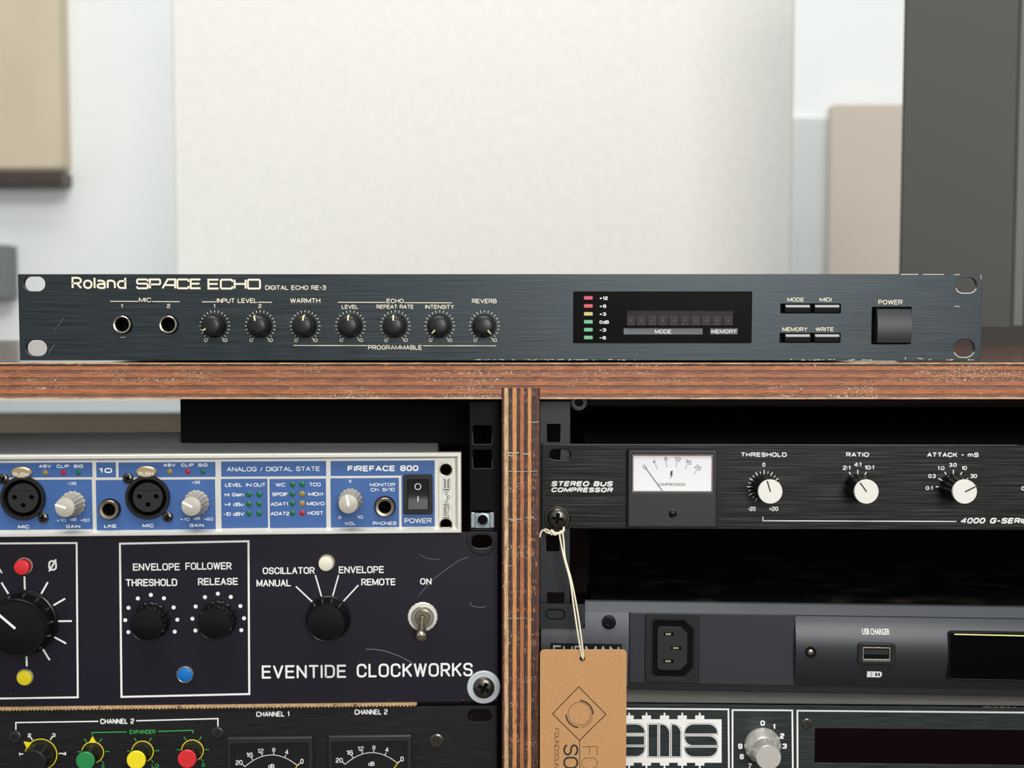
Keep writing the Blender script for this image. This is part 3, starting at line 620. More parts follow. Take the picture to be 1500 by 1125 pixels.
T(D, 'MODE', 959.7, 983.8, 482.8, 488.6, 'rnd', 'white', win, -.7); T(D, 'MEMORY', 1042.6, 1079.2, 482.6, 488.4, 'rnd', 'white', win, -.7)
for (y0, y1) in ((444.9, 458.8), (487.9, 502)):
    for x0, x1 in ((1149.5, 1186), (1192.5, 1229)):
        q = D.B(x0, y0+1.2, x1, y1-1.2); ax, az = (q[0]+q[2])/2, (q[1]+q[3])/2; w_, h_ = (q[2]-q[0])/2, (q[3]-q[1])/2
        mb = MB(); V = []
        prof = [(-h_, -2), (-h_, .6), (-h_+.5, 1.1), (h_*.05, 1.5), (h_*.3, 1.7), (h_, .5), (h_, -2)]
        for sx in (-w_, w_): V += [(sx, -o, z) for z, o in prof]
        n = len(prof); mb.add(V, [(i, i+1, n+i+1, n+i) for i in range(n-1)]+[tuple(range(n)), tuple(n+i for i in range(n))])
        bt = obj('push_button', mb, 'black_rub', D.e, (ax, 0, az))
        sub(bt, 'button_highlight', MB().add([(-w_*.95, -1.735, h_*.3), (w_*.95, -1.735, h_*.3), (w_*.95, -.76, h_*.86), (-w_*.95, -.76, h_*.86)], [(0, 1, 2, 3)]), 'btn')  # upper highlight of the cap, painted as a grey strip
    q = D.B(1142.5, y0, 1231, y1); obj('button_well', MB().box(q[0]-1, q[2]+1, 2.2, 3.5, q[1]-1, q[3]+1), 'void', D.e)
q = D.B(1277, 449.7, 1334.5, 504); obj('button_well', MB().box(q[0]-1, q[2]+1, 2.2, 3.5, q[1]-1, q[3]+1), 'void', D.e)
q = D.B(1282, 452.4, 1331.5, 502.5); w_, h_ = (q[2]-q[0])/2, (q[3]-q[1])/2; n = 14
prof = [(-h_, -2), (-h_, 2.6)]+[(-h_+.4+(2*h_-.8)*i/n, 3.4+1.2*math.sin(math.pi*(0.12+.78*i/n))*(1.0)-1.2*(i/n)**2) for i in range(n+1)]+[(h_, 2.0), (h_, -2)]
V = []
for sx in (-w_, w_): V += [(sx, -o, z) for z, o in prof]
n = len(prof)
obj('power_button', MB().add(V, [(i, i+1, n+i+1, n+i) for i in range(n-1)]+[tuple(range(n)), tuple(n+i for i in range(n))]), 'black_rub', D.e, ((q[0]+q[2])/2, 0, (q[1]+q[3])/2))
LN(D, [[(81, 483), (82.5, 481)], [(84.5, 478), (87, 474.5)], [(88, 473.5), (90, 470)], [(91.5, 468.5), (93, 467)], [(71, 518), (74, 512), (80, 504.5)]], .6, 'dust', 'scratch')
mb_ = []
for i in range(60):
    x = random.uniform(690, 935) if i < 40 else random.uniform(1150, 1430); l = random.uniform(1, 7); y = 526.9+random.uniform(-.5, .5); mb_.append([(x, y), (x+l, y+random.uniform(-.3, .3))])
LN(D, mb_, .6, 'edge', 'worn_edge', .04)
LN(D, [[(1320, 401.9), (1345, 401.9)], [(1352, 402), (1383, 402)], [(1397, 402.2), (1406, 402.2)], [(1436.6, 402.5), (1437.4, 409)], [(1398, 448.6), (1406, 449)], [(1344, 524.6), (1352, 526)], [(1326, 523), (1326.5, 527)]], .7, 'edge', 'worn_edge', .04)

# ------------------------------------------------------------------ left bay
def longpanel_left(dev, xr, y0, y1, holes, m, th=3, bev=.18, width=482.6):
    b = dev.B(xr-400, y0, xr, y1); x1 = dev.L(xr, (y0+y1)/2)[0]
    b0 = dev.L(xr-40, y0)[1]; b1 = dev.L(xr-40, y1)[1]
    return obj('front_panel', MB().holed(rr(x1-width, b1, x1, b0, .3, 2), holes, -th, 0, bev), m, dev.e), (x1-width, b1, x1, b0)

# --- blue audio interface
I_ = Dev('audio_interface', 'one-space audio interface with a silver framed blue front and grey knobs', 'audio device', 675.8, 722, 0.0125, 2.9)
k = I_.k
xl = [(34.5, 729.5), (217, 728.4)]; jl = [(161.4, 745.6), (564, 741.8)]
holes = [circ(*I_.L(*p), 27*k, 40) for p in xl]+[circ(*I_.L(*p), 15*k) for p in jl]+[circ(*I_.L(653.2, 688), 8.6*k), circ(*I_.L(653.2, 768.2), 8.4*k), I_.rect(594, 698, 631.5, 749.5, .3)]
fp, pb = longpanel_left(I_, 675.8, 662.4, 779.4, holes, 'silver', 3, .2)
fx0, fz0, fx1, fz1 = pb; t_ = 5.2*k
# raised frame with sloped inner edge
fr = MB()
outl = [(fx0, fz0), (fx1, fz0), (fx1, fz1), (fx0, fz1)]
def inset(d, o): return [(fx0+d, -o, fz0+d*.8), (fx1-d, -o, fz0+d*.8), (fx1-d, -o, fz1-d), (fx0+d, -o, fz1-d)]
rings = [inset(0, 0), inset(0, 2.6), inset(.4, 3.0), inset(t_, 3.0), inset(t_*1.75, 0.02)]
V = [p for r_ in rings for p in r_]; fr.add(V, [(i*4+j, i*4+(j+1) % 4, (i+1)*4+(j+1) % 4, (i+1)*4+j) for i in range(4) for j in range(4)])
obj('raised_frame', fr, 'silver', I_.e)
LN(I_, [[(-20, 673.5), (664, 668.8)]], 2.6, 'silver_dk', 'frame_groove_shade', .6)  # shade of the groove drawn as a flat dark strip
blues = [(-150, 678.2, 135.3, 699.8), (-150, 703.2, 135.3, 776.5), (141, 677.2, 169.8, 699.2), (173.6, 677, 315.6, 699), (141, 702.6, 315.6, 776), (324, 675.6, 477.8, 697.8), (324, 701.3, 392.2, 773.6), (395, 701.3, 477.8, 773.4),
         (484.3, 674.8, 636.8, 696.8), (484.3, 700.2, 584.6, 772.4), (588.2, 696.8, 636.8, 771.6)]
for i, q in enumerate(blues):
    bb = I_.B(*q); hs = []
    for (hx, hy), hr in [(p, 27*k) for p in xl]+[(p, 15*k) for p in jl]:
        c = I_.L(hx, hy)
        if bb[0] < c[0]-hr and bb[2] > c[0]+hr and bb[1] < c[1]-hr+3 and bb[3] > c[1]-hr: hs.append((c[0], c[1], hr))
    rc = rr(bb[0], bb[1], bb[2], bb[3], .25, 2); cx, cz = (bb[0]+bb[2])/2, (bb[1]+bb[3])/2
    hl = [[(x-cx, min(z-cz, bb[3]-cz-.03)) for x, z in circ(c[0], c[1], c[2], 40)] for c in hs]
    if q[0] == 588.2: hl = [[(x-cx, z-cz) for x, z in I_.rect(594, 698, 631.5, 749.5, .3)]]
    obj('blue_field', MB().holed([(x-cx, z-cz) for x, z in rc], hl, 0, .06, .005), 'blue', I_.e, (cx, 0, cz))
LED = lambda x, y, m, r=4.2: at(I_, 'indicator_light', MB().lathe([(r*k, 0), (r*k, .15), (r*k*.8, .45), (r*k*.3, .6)], 20), m, x, y)
for dx, dy in ((0, 0), (182.3, -1.6)):
    for zx, m in ((66.4, 'led_y'), (93, 'led_r'), (115, 'led_g')): LED(zx+dx, 692.2+dy, m, 3.9)
    for s_, x0, x1 in (('48V', 57, 75), ('CLIP', 83, 101.3), ('SIG', 108, 121.7)): T(I_, s_, x0+dx, x1+dx, 680.6+dy, 685.2+dy, 'eur', 'white', out=.1)
    cx_, cy_ = 106.5+dx*.9932, 737.4+dy
    T(I_, '+35', cx_-7, cx_+5.6, 706.2+dy, 710.2+dy, 'micro', out=.1); T(I_, '+10', cx_-23.5, cx_-9.5, 760.3+dy, 764.2+dy, 'micro', out=.1); T(I_, 'dB', cx_-3.5, cx_+5.5, 758.6+dy, 762.8+dy, 'micro', out=.1)
    T(I_, '+60', cx_+11, cx_+24.5, 759.8+dy, 764+dy, 'micro', out=.1); T(I_, 'GAIN', cx_-9.5, cx_+11, 768.8+dy, 773.4+dy, 'eur', out=.1)
    T(I_, 'MIC', 26.7+dx, 42.7+dx, 769+dy, 774+dy, 'eur', out=.1)
    dots(I_, cx_, cy_, 23.8, [-142, -112, -75, -40, 0, 40, 75, 112, 142], 1.7, square=True)
    for deg in [(-72 if dx == 0 else -62)]:
        kn = at(I_, 'knob', MB().lathe([(18.6*k, .3), (18.6*k, 1.2), (17*k, 1.6), (16.4*k, 2), (14.6*k, 12.4), (13.8*k, 13), (13.2*k, 13.1)], 96, flute=(16, .45, 4)), 'grey_knob', cx_+.6, cy_, ang=50)
        sub(kn, 'knob_cap', MB().lathe([(13.4*k, 12.8), (13.3*k, 13.25), (12.8*k, 13.35)], 40), 'grey_knob_cap'); pointer(kn, deg, 1*k-1, 14*k, 3.4*k, 13.4, 'white')
    x, y = xl[0] if dx == 0 else xl[1]
    xs = at(I_, 'microphone_socket', MB().lathe([(31.8*k, 0), (32*k, 1.4), (31*k, 2), (27.4*k, 2), (26.4*k, 1.4), (25.6*k, -8)], 56, cap1=False), 'black', x, y)
    sub(xs, 'socket_floor', MB().lathe([(26*k, -8), (26*k, -7.5)], 40), 'void')
    sub(xs, 'socket_insert', MB().holed(circ(0, 0, 21.6*k, 40), [circ(-12*k, 1*k, 3.4*k, 14), circ(12*k, 1*k, 3.4*k, 14), circ(0, -10.6*k, 3.4*k, 14)], -6, 1.0, .3), 'iec_in')
    sub(xs, 'polarising_rib', MB().plate(rr(-16*k, 10.6*k, 16*k, 11.6*k, .1, 1), 0, 1.15), 'black')
    # push tab
    e = [(14.6*k*math.cos(2*math.pi*i/36), 8.6*k*math.sin(2*math.pi*i/36)) for i in range(36)]
    tb = at(I_, 'release_tab', MB().plate(e, 0, 2.3, .6), 'gold', x-1.6, y-37.6)
    mb = glyphs(MB(), 'PUSH', -10.4*k, -5*k, 10.4*k, .4*k, 'med', 2.34); sub(tb, 'lettering', mb, 'white')
    for sx, sy in ((x-29.2, y-28), (x+29, y+28.8)): screw(I_, sx, sy, 7.8, 1.6, rot=30 if sx < x else 12, m='screw_bk')
T(I_, '10', 145, 164.4, 685.4, 692.8, 'bold', out=.1); T(I_, 'LINE', 152.8, 170.8, 768, 773, 'eur', out=.1)
for x, y in jl: jack(I_, x, y, 15.8, 13.4, 9.2, 2.6, 'black', 'nickel_dk')
T(I_, 'ANALOG / DIGITAL STATE', 332.3, 468.8, 683.6, 690.2, 'micro', out=.1)
for s_, x0, x1, y in [('LEVEL', 330, 354.8, 710.5), ('IN', 360.4, 368.4, 710.4), ('OUT', 371.3, 389, 710.3), ('Hi Gain', 329.3, 357, 724.6), ('+4 dBu', 328.6, 357, 738.8), ('-10 dBV', 327, 357.8, 753),
        ('WC', 404, 417.8, 710.2), ('TCO', 453, 469.8, 709.8), ('SPDIF', 398.7, 421.8, 724.2), ('MIDI/I', 451.7, 473, 723.8), ('ADAT1', 396.4, 421.6, 738.4), ('MIDI/O', 449.7, 475.4, 737.8), ('ADAT2', 396.4, 424.2, 752.4), ('HOST', 451, 473.7, 751.6)]:
    T(I_, s_, x0, x1, y-2.7, y+2.5, 'micro', out=.1, wmul=1.15)
for y in (723.9, 738, 751.9): LED(364.8, y, 'led_g'); LED(379.5, y-.1, 'led_g')
for y, m in ((709.3, 'led_g'), (723.4, 'led_y'), (737.3, 'led_y'), (751.2, 'led_r')): LED(428.3, y, 'led_g'); LED(442.7, y, m)
T(I_, 'FIREFACE 800', 509.2, 612.8, 681.8, 690.3, 'bold', out=.1)
kn = at(I_, 'knob', MB().lathe([(17.8*k, .3), (17.8*k, 1.2), (16.6*k, 1.6), (16.2*k, 2), (14.6*k, 12.4), (13.8*k, 13), (13.2*k, 13.1)], 96, flute=(16, .45, 4)), 'grey_knob', 513.4, 732.4, ang=50)
sub(kn, 'knob_cap', MB().lathe([(13.4*k, 12.8), (13.3*k, 13.25), (12.8*k, 13.35)], 40), 'grey_knob_cap'); pointer(kn, -10, -1, 13.6*k, 3.4*k, 13.4, 'white')
dots(I_, 513, 732.2, 22.6, [-142, -112, -80, -42, 0, 42, 80, 112, 142], 1.7, square=True)
for s_, x0, x1, y0, y1 in [('5', 511.2, 514.8, 703, 706.8), ('0', 496, 499.6, 756, 760), ('10', 523.3, 531.8, 755.5, 759.7), ('VOL', 505, 521, 764.4, 769), ('MONITOR', 541.9, 578.8, 707.6, 712.2), ('Ch. 9/10', 543, 578, 714.7, 719.6), ('PHONES', 546.3, 580.8, 764, 768.8), ('POWER', 592.6, 632.2, 759, 766)]:
    T(I_, s_, x0, x1, y0, y1, 'micro', out=.1, wmul=1.1)
q = I_.B(591.4, 694.4, 633.6, 752.4); cx, cz = (q[0]+q[2])/2, (q[1]+q[3])/2; w_, h_ = (q[2]-q[0])/2, (q[3]-q[1])/2
sw = obj('power_switch', MB().holed(rr(-w_, -h_, w_, h_, .9), [rr(-14.6*k, -21.4*k, 14.6*k, 21.4*k, .5)], 0, 2, .3), 'black', I_.e, (cx, 0, cz))
pr = [(-21*k, -2), (-21*k, 1.9)]+[(-21*k+42*k*i/12, 2.4+1.9*abs(i/12-.42)**1.4*2.2) for i in range(13)]+[(21*k, -2)]
V = []; n = len(pr)
for sx in (-14.2*k, 14.2*k): V += [(sx, -o, z) for z, o in pr]
rk = sub(sw, 'rocker', MB().add(V, [(i, i+1, n+i+1, n+i) for i in range(n-1)]+[tuple(range(n)), tuple(n+i for i in range(n))]), 'black_rub')
sub(sw, 'rocker_mark', MB().ribbon(circ(0, 12.4*k, 4.3*k, 24), .32, 3.9, True), 'white'); sub(sw, 'rocker_mark', MB().ribbon([(0, -10.2*k), (0, -2.2*k)], .42, 3.3), 'white')
# end handle with logo
q = I_.B(642.6, 676, 663.8, 777); hb = obj('end_channel', MB().holed(rr(q[0], q[1], q[2], q[3], 3.4, 8), [circ(*I_.L(653.2, 688), 8.4*k), circ(*I_.L(653.2, 768.2), 8.2*k)], 0, .7, .3), 'silver', I_.e)
for y in (688, 768.2): at(I_, 'screw_hole_rim', MB().lathe([(9.6*k, .6), (9.4*k, 1.1), (8.3*k, 1.0), (8.1*k, -3)], 36, cap1=False), 'nickel_dk', 653.2, y)
q = I_.B(647.6, 697.8, 661.3, 759.5); lgx, lgz = (q[0]+q[2])/2, (q[1]+q[3])/2; w_, h_ = (q[2]-q[0])/2, (q[3]-q[1])/2
lg = obj('logo_plate', MB().plate(rr(-w_, -h_, w_, h_, .2, 2), .6, .9, .1), 'silver', I_.e, (lgx, 0, lgz))
mb = glyphs(MB(), 'RME', -h_*.96, -w_*.82, h_*.96, w_*.82, 'sq', .95, rot=(0, 0, 90), wmul=1.7); sub(lg, 'lettering', mb, 'ink_bk'); sub(lg, 'lettering_fill', glyphs(MB(), 'RME', -h_*.92, -w_*.76, h_*.92, w_*.76, 'sq', .97, rot=(0, 0, 90), wmul=.85), 'silver')
chassis(I_, -300, 668, 640, 776, 118, 'chassis_gy', 10)

# --- black box lying above the interface
a = W(275, 700, .075); bx = obj('equipment_box', MB().plate(rr(0, 0, 168, 27.2, .5, 2), -60, 0, .4), 'void')
top_if = I_.L(500, 668)[1]+I_.o.z*1000
bx.location = (a.x, .062, top_if*.001+.0002)
tag(bx, 'plain black box lying on the blue interface under the plywood board', 'box')

# --- two-space modulation unit
E = Dev('modulation_unit', 'tall dark navy effects unit with engraved white lettering and black knobs', 'audio device', 729, 900, 0.0155, 1.95)
k = E.k
holes = [slot(E, (690, 783.5, 721, 803)), slot(E, (692, 996, 722, 1016))]
fp, pe = longpanel_left(E, 729, 779.4, 1027.6, holes, 'navy', 3, .15)
tx = E.L(705.5, 793)
obj('worn_ring', MB().ribbon([(x-tx[0], z-tx[1]) for x, z in circ(tx[0], tx[1]+.3, 21*k, 40)][18:42], 2.2*k, 0).ribbon([(x*1, z) for x, z in rr(-17*k, -11.5*k, 17*k, 11.5*k, 10*k, 6)], 1.1*k, .01, True), 'black_gloss', E.e, (tx[0], -.04, tx[1]))
LN(E, [[(693, 801), (699, 803.8), (711, 803.8), (718, 801)]], .7, 'dust', 'worn_rim', .07)
LN(E, [[(-150, 797), (112.3, 795.4), (114, 1021.4), (-150, 1025.5)]], 2.6, 'white', 'engraved_frame')
LN(E, [[(175.7, 796.4), (364, 792.8), (365.2, 1016.6), (178, 1020.8)]], 2.8, 'white', 'engraved_frame', closed=True)
for s_, x0, x1, y0, y1 in [('ENVELOPE', 194.7, 263.4, 825.1, 835.7), ('FOLLOWER', 271.6, 339.2, 823.8, 834.4), ('THRESHOLD', 184.3, 259.6, 848, 858.6), ('RELEASE', 290, 348.4, 846.6, 857), ('OSCILLATOR', 384.8, 461, 830.8, 840.8),
        ('ENVELOPE', 496.3, 562.4, 829.4, 839.6), ('MANUAL', 375.7, 426, 849, 859), ('REMOTE', 529.2, 579.2, 847.4, 857.4), ('ON', 615.4, 632, 847, 856.2), ('A', -9, 3.6, 829, 840)]:
    T(E, s_, x0, x1, y0, y1, 'eng', 'white')
T(E, 'EVENTIDE', 383.6, 507, 974.2, 993.4, 'engw', 'white'); T(E, 'CLOCKWORKS', 522.6, 692.4, 971.6, 991.4, 'engw', 'white')
T(E, '^O', 70.8, 83.4, 820.6, 835.8, 'eng', 'white')
ticks(E, 37.6, 910.3, 38, 65, [-30, 0, 30, 60, 90, 120, 150, 180, -60, -90], 2.6, 'white', caps=True)
def button(px, py, r, m, h, rimm='zinc'):
    bt = at(E, 'push_button', MB().lathe([(r*k, 0), (r*k, h-.6), (r*k*.95, h-.15), (r*k*.86, h)], 36), m, px, py)
    sub(bt, 'button_collar', MB().lathe([(r*1.12*k, 0), (r*1.12*k, .9), (r*1.05*k, 1.1), (r*k, 1.0)], 36, cap1=False), rimm); return bt
button(36, 828.6, 10.9, 'red', 4.6, 'grey_knob'); button(37.4, 991.6, 10.9, 'yellow', 2.2); button(271.4, 987.6, 10.8, 'bluep', 1.2, 'nickel'); button(478.8, 823.6, 10.6, 'ivory', 4.6, 'grey_knob')
def turned(px, py, rb, rt, h, line=None, ridges=None):
    prof = [(rb*k, .3), (rb*k, 1.4), (rb*k*.97, 1.8), (rb*k*.93, 2), (rt*k*1.02, h-1.2), (rt*k, h-.4), (rt*k*.965, h), (rt*k*.93, h-.15), (rt*k*.9, h-.1)]
    kn = at(E, 'knob', MB().lathe(prof, 120, flute=(ridges, .5, 5) if ridges else None), 'black_gloss', px, py, ang=28)
    if line is not None: pointer(kn, line, 0, rt*.93*k, 3.2*k, h, 'white')
    return kn
turned(37.6, 910.3, 47, 42.4, 14, -48); turned(221.7, 908.7, 28, 24.2, 9.5, None, 18); turned(319.7, 906.6, 28, 24.2, 9.5, None, 18); turned(481, 904.5, 33, 27.6, 11)
dg = [-117, -89, -60, -30, 0, 30, 60, 89, 117]
dots(E, 221.7, 908.7, 37.4, dg, 2.9); dots(E, 319.7, 906.6, 37.2, dg, 2.9)
LN(E, [[(433.5, 859), (459, 883)]], 2, 'white', 'pointer_scale'); LN(E, [[(462, 842.5), (472, 877)]], 2, 'white', 'pointer_scale'); LN(E, [[(496, 842.5), (486.5, 876)]], 2, 'white', 'pointer_scale'); LN(E, [[(525, 857), (499.5, 884.5)]], 2, 'white', 'pointer_scale')
ts = at(E, 'toggle_switch', MB().lathe([(22*k, 0), (22*k, .6), (21*k, .9), (18*k, .9)], 60, flute=(40, .25, 2)), 'silver', 619.2, 903.3)
sub(ts, 'ring_nut', MB().lathe([(16.5*k, .9), (16.5*k, 2.0), (15.6*k, 2.4)], 40), 'nickel'); sub(ts, 'threaded_bush', MB().lathe([(11.5*k, 2.6), (11.5*k, 4.2), (10.8*k, 4.6), (8.5*k, 4.6), (8*k, 3.8)], 32), 'nickel_dk')
bat = [(0, -3.5, 1.2*k), (0, -5.5, -1*k), (0, -9, -6*k), (0, -13, -11.5*k), (0, -16, -15.5*k), (0, -17.2, -17.2*k), (0, -17.7, -18*k)]
sub(ts, 'toggle_lever', MB().tube(bat, [5.2*k, 5.4*k, 5.8*k, 6.8*k, 8*k, 7*k, 3.5*k], 24), 'nickel', ang=60)
LN(E, [[(614, 872), (622, 862), (634, 849), (655, 833), (672, 821), (686, 816)]], .6, 'dust', 'scratch', caps=True); LN(E, [[(536, 951), (548, 951), (566, 954), (585, 961), (604, 971)]], .9, 'dust', 'scratch'); LN(E, [[(613, 812), (626, 818), (645, 820)]], .5, 'dust', 'scratch'); LN(E, [[(688, 882), (692, 888), (704, 890), (712, 888)]], .6, 'dust', 'scratch')
chassis(E, -300, 784, 672, 1024, 230)
def mount(dev, px, py, r, rw, label, rot, wm, wname='washer', grp=None, h=2.6):
    x, z = dev.L(px, py); p = dev.o+Vector((x*math.cos(dev.yaw), x*math.sin(dev.yaw), z))*.001
    e = empty('mounting_screw', p, label, 'screw', grp); e.rotation_euler = (0, 0, dev.yaw); k = dev.k
    f = phillips(r*k, h); c, s_ = math.cos(math.radians(rot)), math.sin(math.radians(rot))
    hd = obj('screw_head', MB().head(r*k, lambda x_, z_: f(x_*c-z_*s_, x_*s_+z_*c), 30, 72), 'screw_bk', e, (0, -1.2, 0), 40); cross(hd, r*k, h, rot)
    obj(wname, MB().lathe([(rw*k, .02), (rw*k, .9), (rw*k*.95, 1.25), (r*k*.9, 1.25)], 44), wm, e); return e
mount(E, 708.6, 1006, 15.7, 24.4, 'dark cross-head screw with a pale nylon washer in the navy unit', 30, 'nylon', 'nylon_washer')

# --- cardboard strip
cs = MB(); n = 150; x0 = E.L(-150, 1040)[0]; x1 = E.L(610.7, 1030)[0]; ez = pe[1]
for i in range(n):
    a0 = x0+(x1-x0)*i/n; a1 = x0+(x1-x0)*(i+.55)/n; a2 = x0+(x1-x0)*(i+1)/n
    cs.box(a0, a2, -1.2, 20, ez-1.25, ez-.1); cs.box(a0, a1, -1.0-.3*random.random(), 20, ez-1.75-.15*random.random(), ez-1.25)
cb = obj('cardboard_strip', cs, 'cardb'); cb.location = E.o; cb.rotation_euler = (0, 0, E.yaw); tag(cb, 'thin corrugated cardboard strip wedged between two left hand rack units', 'cardboard')

# --- two channel gate
N_ = Dev('dynamics_unit', 'black rack unit with two dark needle meters and green, yellow and red knobs', 'audio device', 728, 1085, 0.0158, 1.95)
k = N_.k
holes = [slot(N_, (685, 1039, 720.4, 1057)), slot(N_, (685, 1142, 720.4, 1160))]
mz = [(334, 460, 1076.5), (481.5, 604, 1074)]
for x0, x1, y in mz: holes.append(N_.rect(x0+5, y+8, x1-5, 1180, .5))
fp, pb = longpanel_left(N_, 728, 1034.2, 1159, [h for h in holes[:2]], 'black_matte', 3, .2)
chassis(N_, -300, 1040, 676, 1156, 200)
LN(N_, [[(23.3, 1069), (23.3, 1058.4), (144, 1056.6)], [(199.4, 1055.8), (319.2, 1052.6), (319.2, 1064)]], 1.8, 'white')
T(N_, 'CHANNEL 2', 147, 196.6, 1052.6, 1060.4, 'bold', wmul=.8); T(N_, 'CHANNEL 1', 375.4, 423.8, 1042, 1049.8, 'bold', wmul=.75); T(N_, 'CHANNEL 2', 519.4, 567.8, 1038.8, 1046.8, 'bold', wmul=.75)
LN(N_, [[(135.2, 1077), (135.2, 1073), (185.6, 1072)], [(232, 1071.2), (282.6, 1069.8), (282.6, 1074.2)]], 1.3, 'greenp'); T(N_, 'EXPANDER', 190, 227.8, 1069, 1075, 'rnd', 'greenp')
screw(N_, 23.3, 1079, 9, 1.2, 'hex', 'black_rub'); screw(N_, 319, 1073, 9, 1.2, 'hex', 'black_rub'); screw(N_, 639.5, 1085, 10.8, 1.2, 'hex', 'screw_bk')
def collet(px, py, rb, rt, m, deg=None, tm='greenp', h=13):
    kn = at(N_, 'knob', MB().lathe([(rb*k, .3), (rb*k, 1.0), (rb*k*.88, 1.2), (rb*k*.86, 2), (rt*k*1.02, h-1), (rt*k, h-.6)], 60, flute=(20, .3, 4)), 'black', px, py)
    sub(kn, 'knob_cap', MB().lathe([(rt*k, h-.8), (rt*k, h-.1), (rt*k*.93, h+.2)], 40), m)
    sub(kn, 'knob_skirt_line', MB().ribbon(circ(0, 0, rb*k, 48), .45, 1.05, True), 'yellow')
    if deg is not None:
        c, s_ = math.cos(math.radians(-deg)), math.sin(math.radians(-deg)); t3 = [(-5*k, rb*k*.92), (5*k, rb*k*.92), (0, rb*k+8*k)]
        sub(kn, 'skirt_pointer', MB().plate([(x*c-z*s_, x*s_+z*c) for x, z in t3], .4, 1.3), 'yellow')
collet(61.2, 1104, 22.6, 18.6, 'black', -52); collet(136.7, 1101, 15.6, 13.2, 'green', 0); collet(209.7, 1099.8, 15.4, 13.4, 'yellow'); collet(282.6, 1098.2, 15.6, 13.2, 'red')
ticks(N_, 61.2, 1104, 24, 31, [-90, -32, 32, 90], 1.6)
for s_, x0, x1, y0, y1 in [('1', 26.6, 30.2, 1102.4, 1107.6), ('2', 40.6, 45.6, 1074.2, 1080), ('3', 76.4, 81.2, 1074, 1079.6), ('4', 92.4, 97.6, 1101.2, 1107)]: T(N_, s_, x0, x1, y0, y1, 'bold', wmul=.8)
for x, y in ((136.7, 1101), (209.7, 1099.8), (282.6, 1098.2)): ticks(N_, x, y, 17, 23, [-90, -33, 33, 90, 140], 1.2, 'greenp')
T(N_, '5', 149, 153, 1119.5, 1125.5, 'rnd', 'greenp'); T(N_, 'LO', 222.3, 232.4, 1118.8, 1124.6, 'rnd', 'greenp'); T(N_, '0', 296, 300, 1117.6, 1123.4, 'rnd', 'greenp')
for i, (x0, x1, y) in enumerate(mz):
    q = N_.B(x0, y, x1, 1176); cx, cz = (q[0]+q[2])/2, (q[1]+q[3])/2; w_, h_ = (q[2]-q[0])/2, (q[3]-q[1])/2
    q2 = (-w_+6.5*k, -h_+10, w_-8*k, h_-11*k)
    mt = obj('meter', MB().holed(rr(-w_, -h_, w_, h_, .8), [rr(*q2, .4)], 0, 3.2, .9), 'black_rub', N_.e, (cx, 0, cz))
    sub(mt, 'meter_face', MB().plate(rr(*q2, .4, 2), .1, .9), 'black')
    sub(mt, 'inner_bezel', MB().holed(rr(q2[0]-2.5*k, q2[1], q2[2]+2.5*k, q2[3]+3*k, .4), [rr(q2[0]+2*k, q2[1], q2[2]-2*k, q2[3]-2.5*k, .3)], 1, 2.0, .3), 'black')
    off = Vector((cx, 0, cz)); P = lambda zx, zy: (lambda a: (a[0]-cx, a[1]-cz))(N_.L(320+(zx+[0, 523][i])/3.571, 1010+(zy-[0, 12][i])/3.571))
    sc = MB().ribbon([P(140+275*t, 400-5*t-235*t*(1-t)) for t in [j/16 for j in range(17)]], .3, .95)
    for a_, b_ in (((140, 400), (128, 388)), ((182, 365), (173, 352)), ((232, 345), (228, 332)), ((290, 340), (290, 325)), ((348, 352), (355, 338)), ((415, 395), (430, 380))): sc.ribbon([P(*a_), P(*b_)], .35, .96)
    for s_, zx0, zx1, zy0, zy1 in (('20', 92, 128, 366, 391), ('16', 148, 182, 326, 352), ('12', 206, 238, 306, 330), ('8', 283, 299, 301, 323), ('4', 350, 368, 311, 336), ('0', 430, 446, 359, 385), ('dB', 262, 294, 386, 408)):
        A_ = P(zx0, zy1); B_ = P(zx1, zy0); glyphs(sc, s_, A_[0], A_[1], B_[0], B_[1], 'rnd', .97)
    sub(mt, 'meter_scale', sc, 'white'); sub(mt, 'needle', MB().ribbon([P(300, 560), P(420, 385)], .4, 1.3), 'yellow')

# ------------------------------------------------------------------ right bay
def longpanel_right(dev, xl_, y0, y1, holes, m, th=3, bev=.18, width=482.6):
    x0 = dev.L(xl_, (y0+y1)/2)[0]; b0 = dev.L(xl_+60, y0)[1]; b1 = dev.L(xl_+60, y1)[1]
    return obj('front_panel', MB().holed(rr(x0, b1, x0+width, b0, .3, 2), holes, -th, 0, bev), m, dev.e), (x0, b1, x0+width, b0)
P_ = Dev('compressor_unit', 'black brushed compressor unit with a white meter and pale-capped knobs', 'audio device', 794, 712, 0.0165, -1.1)
k = P_.k
fp, pb = longpanel_right(P_, 794, 650.2, 774.2, [slot(P_, (805, 658, 836.3, 674)), slot(P_, (805, 752, 836, 768))], 'black_brushed')
bb = P_.B(860, 656, 1400, 770)
obj('chassis', MB().box(bb[0], bb[0]+432, 3, 260, bb[1], bb[3]), 'chassis', P_.e)
LN(P_, [[(806.5, 672), (813, 674.4), (828, 674.4), (834, 672.5)], [(796, 650.8), (1490, 652)]], .6, 'dust', 'worn_edge')
T(P_, 'STEREO BUS', 806.8, 898.8, 704.8, 712.4, 'bold', shear=.3, wmul=1.1); T(P_, 'COMPRESSOR', 806.8, 898.8, 714, 721, 'bold', shear=.3, wmul=1.1)
T(P_, 'THRESHOLD', 1085, 1152.6, 662.6, 669.2, 'bold'); T(P_, 'RATIO', 1239.3, 1273, 662.6, 669.2, 'bold'); T(P_, 'ATTACK - mS', 1358, 1433.6, 662.8, 669.6, 'bold'); T(P_, '4000 G-SERIES', 1406.4, 1518, 758.6, 766.8, 'bold', shear=.3)
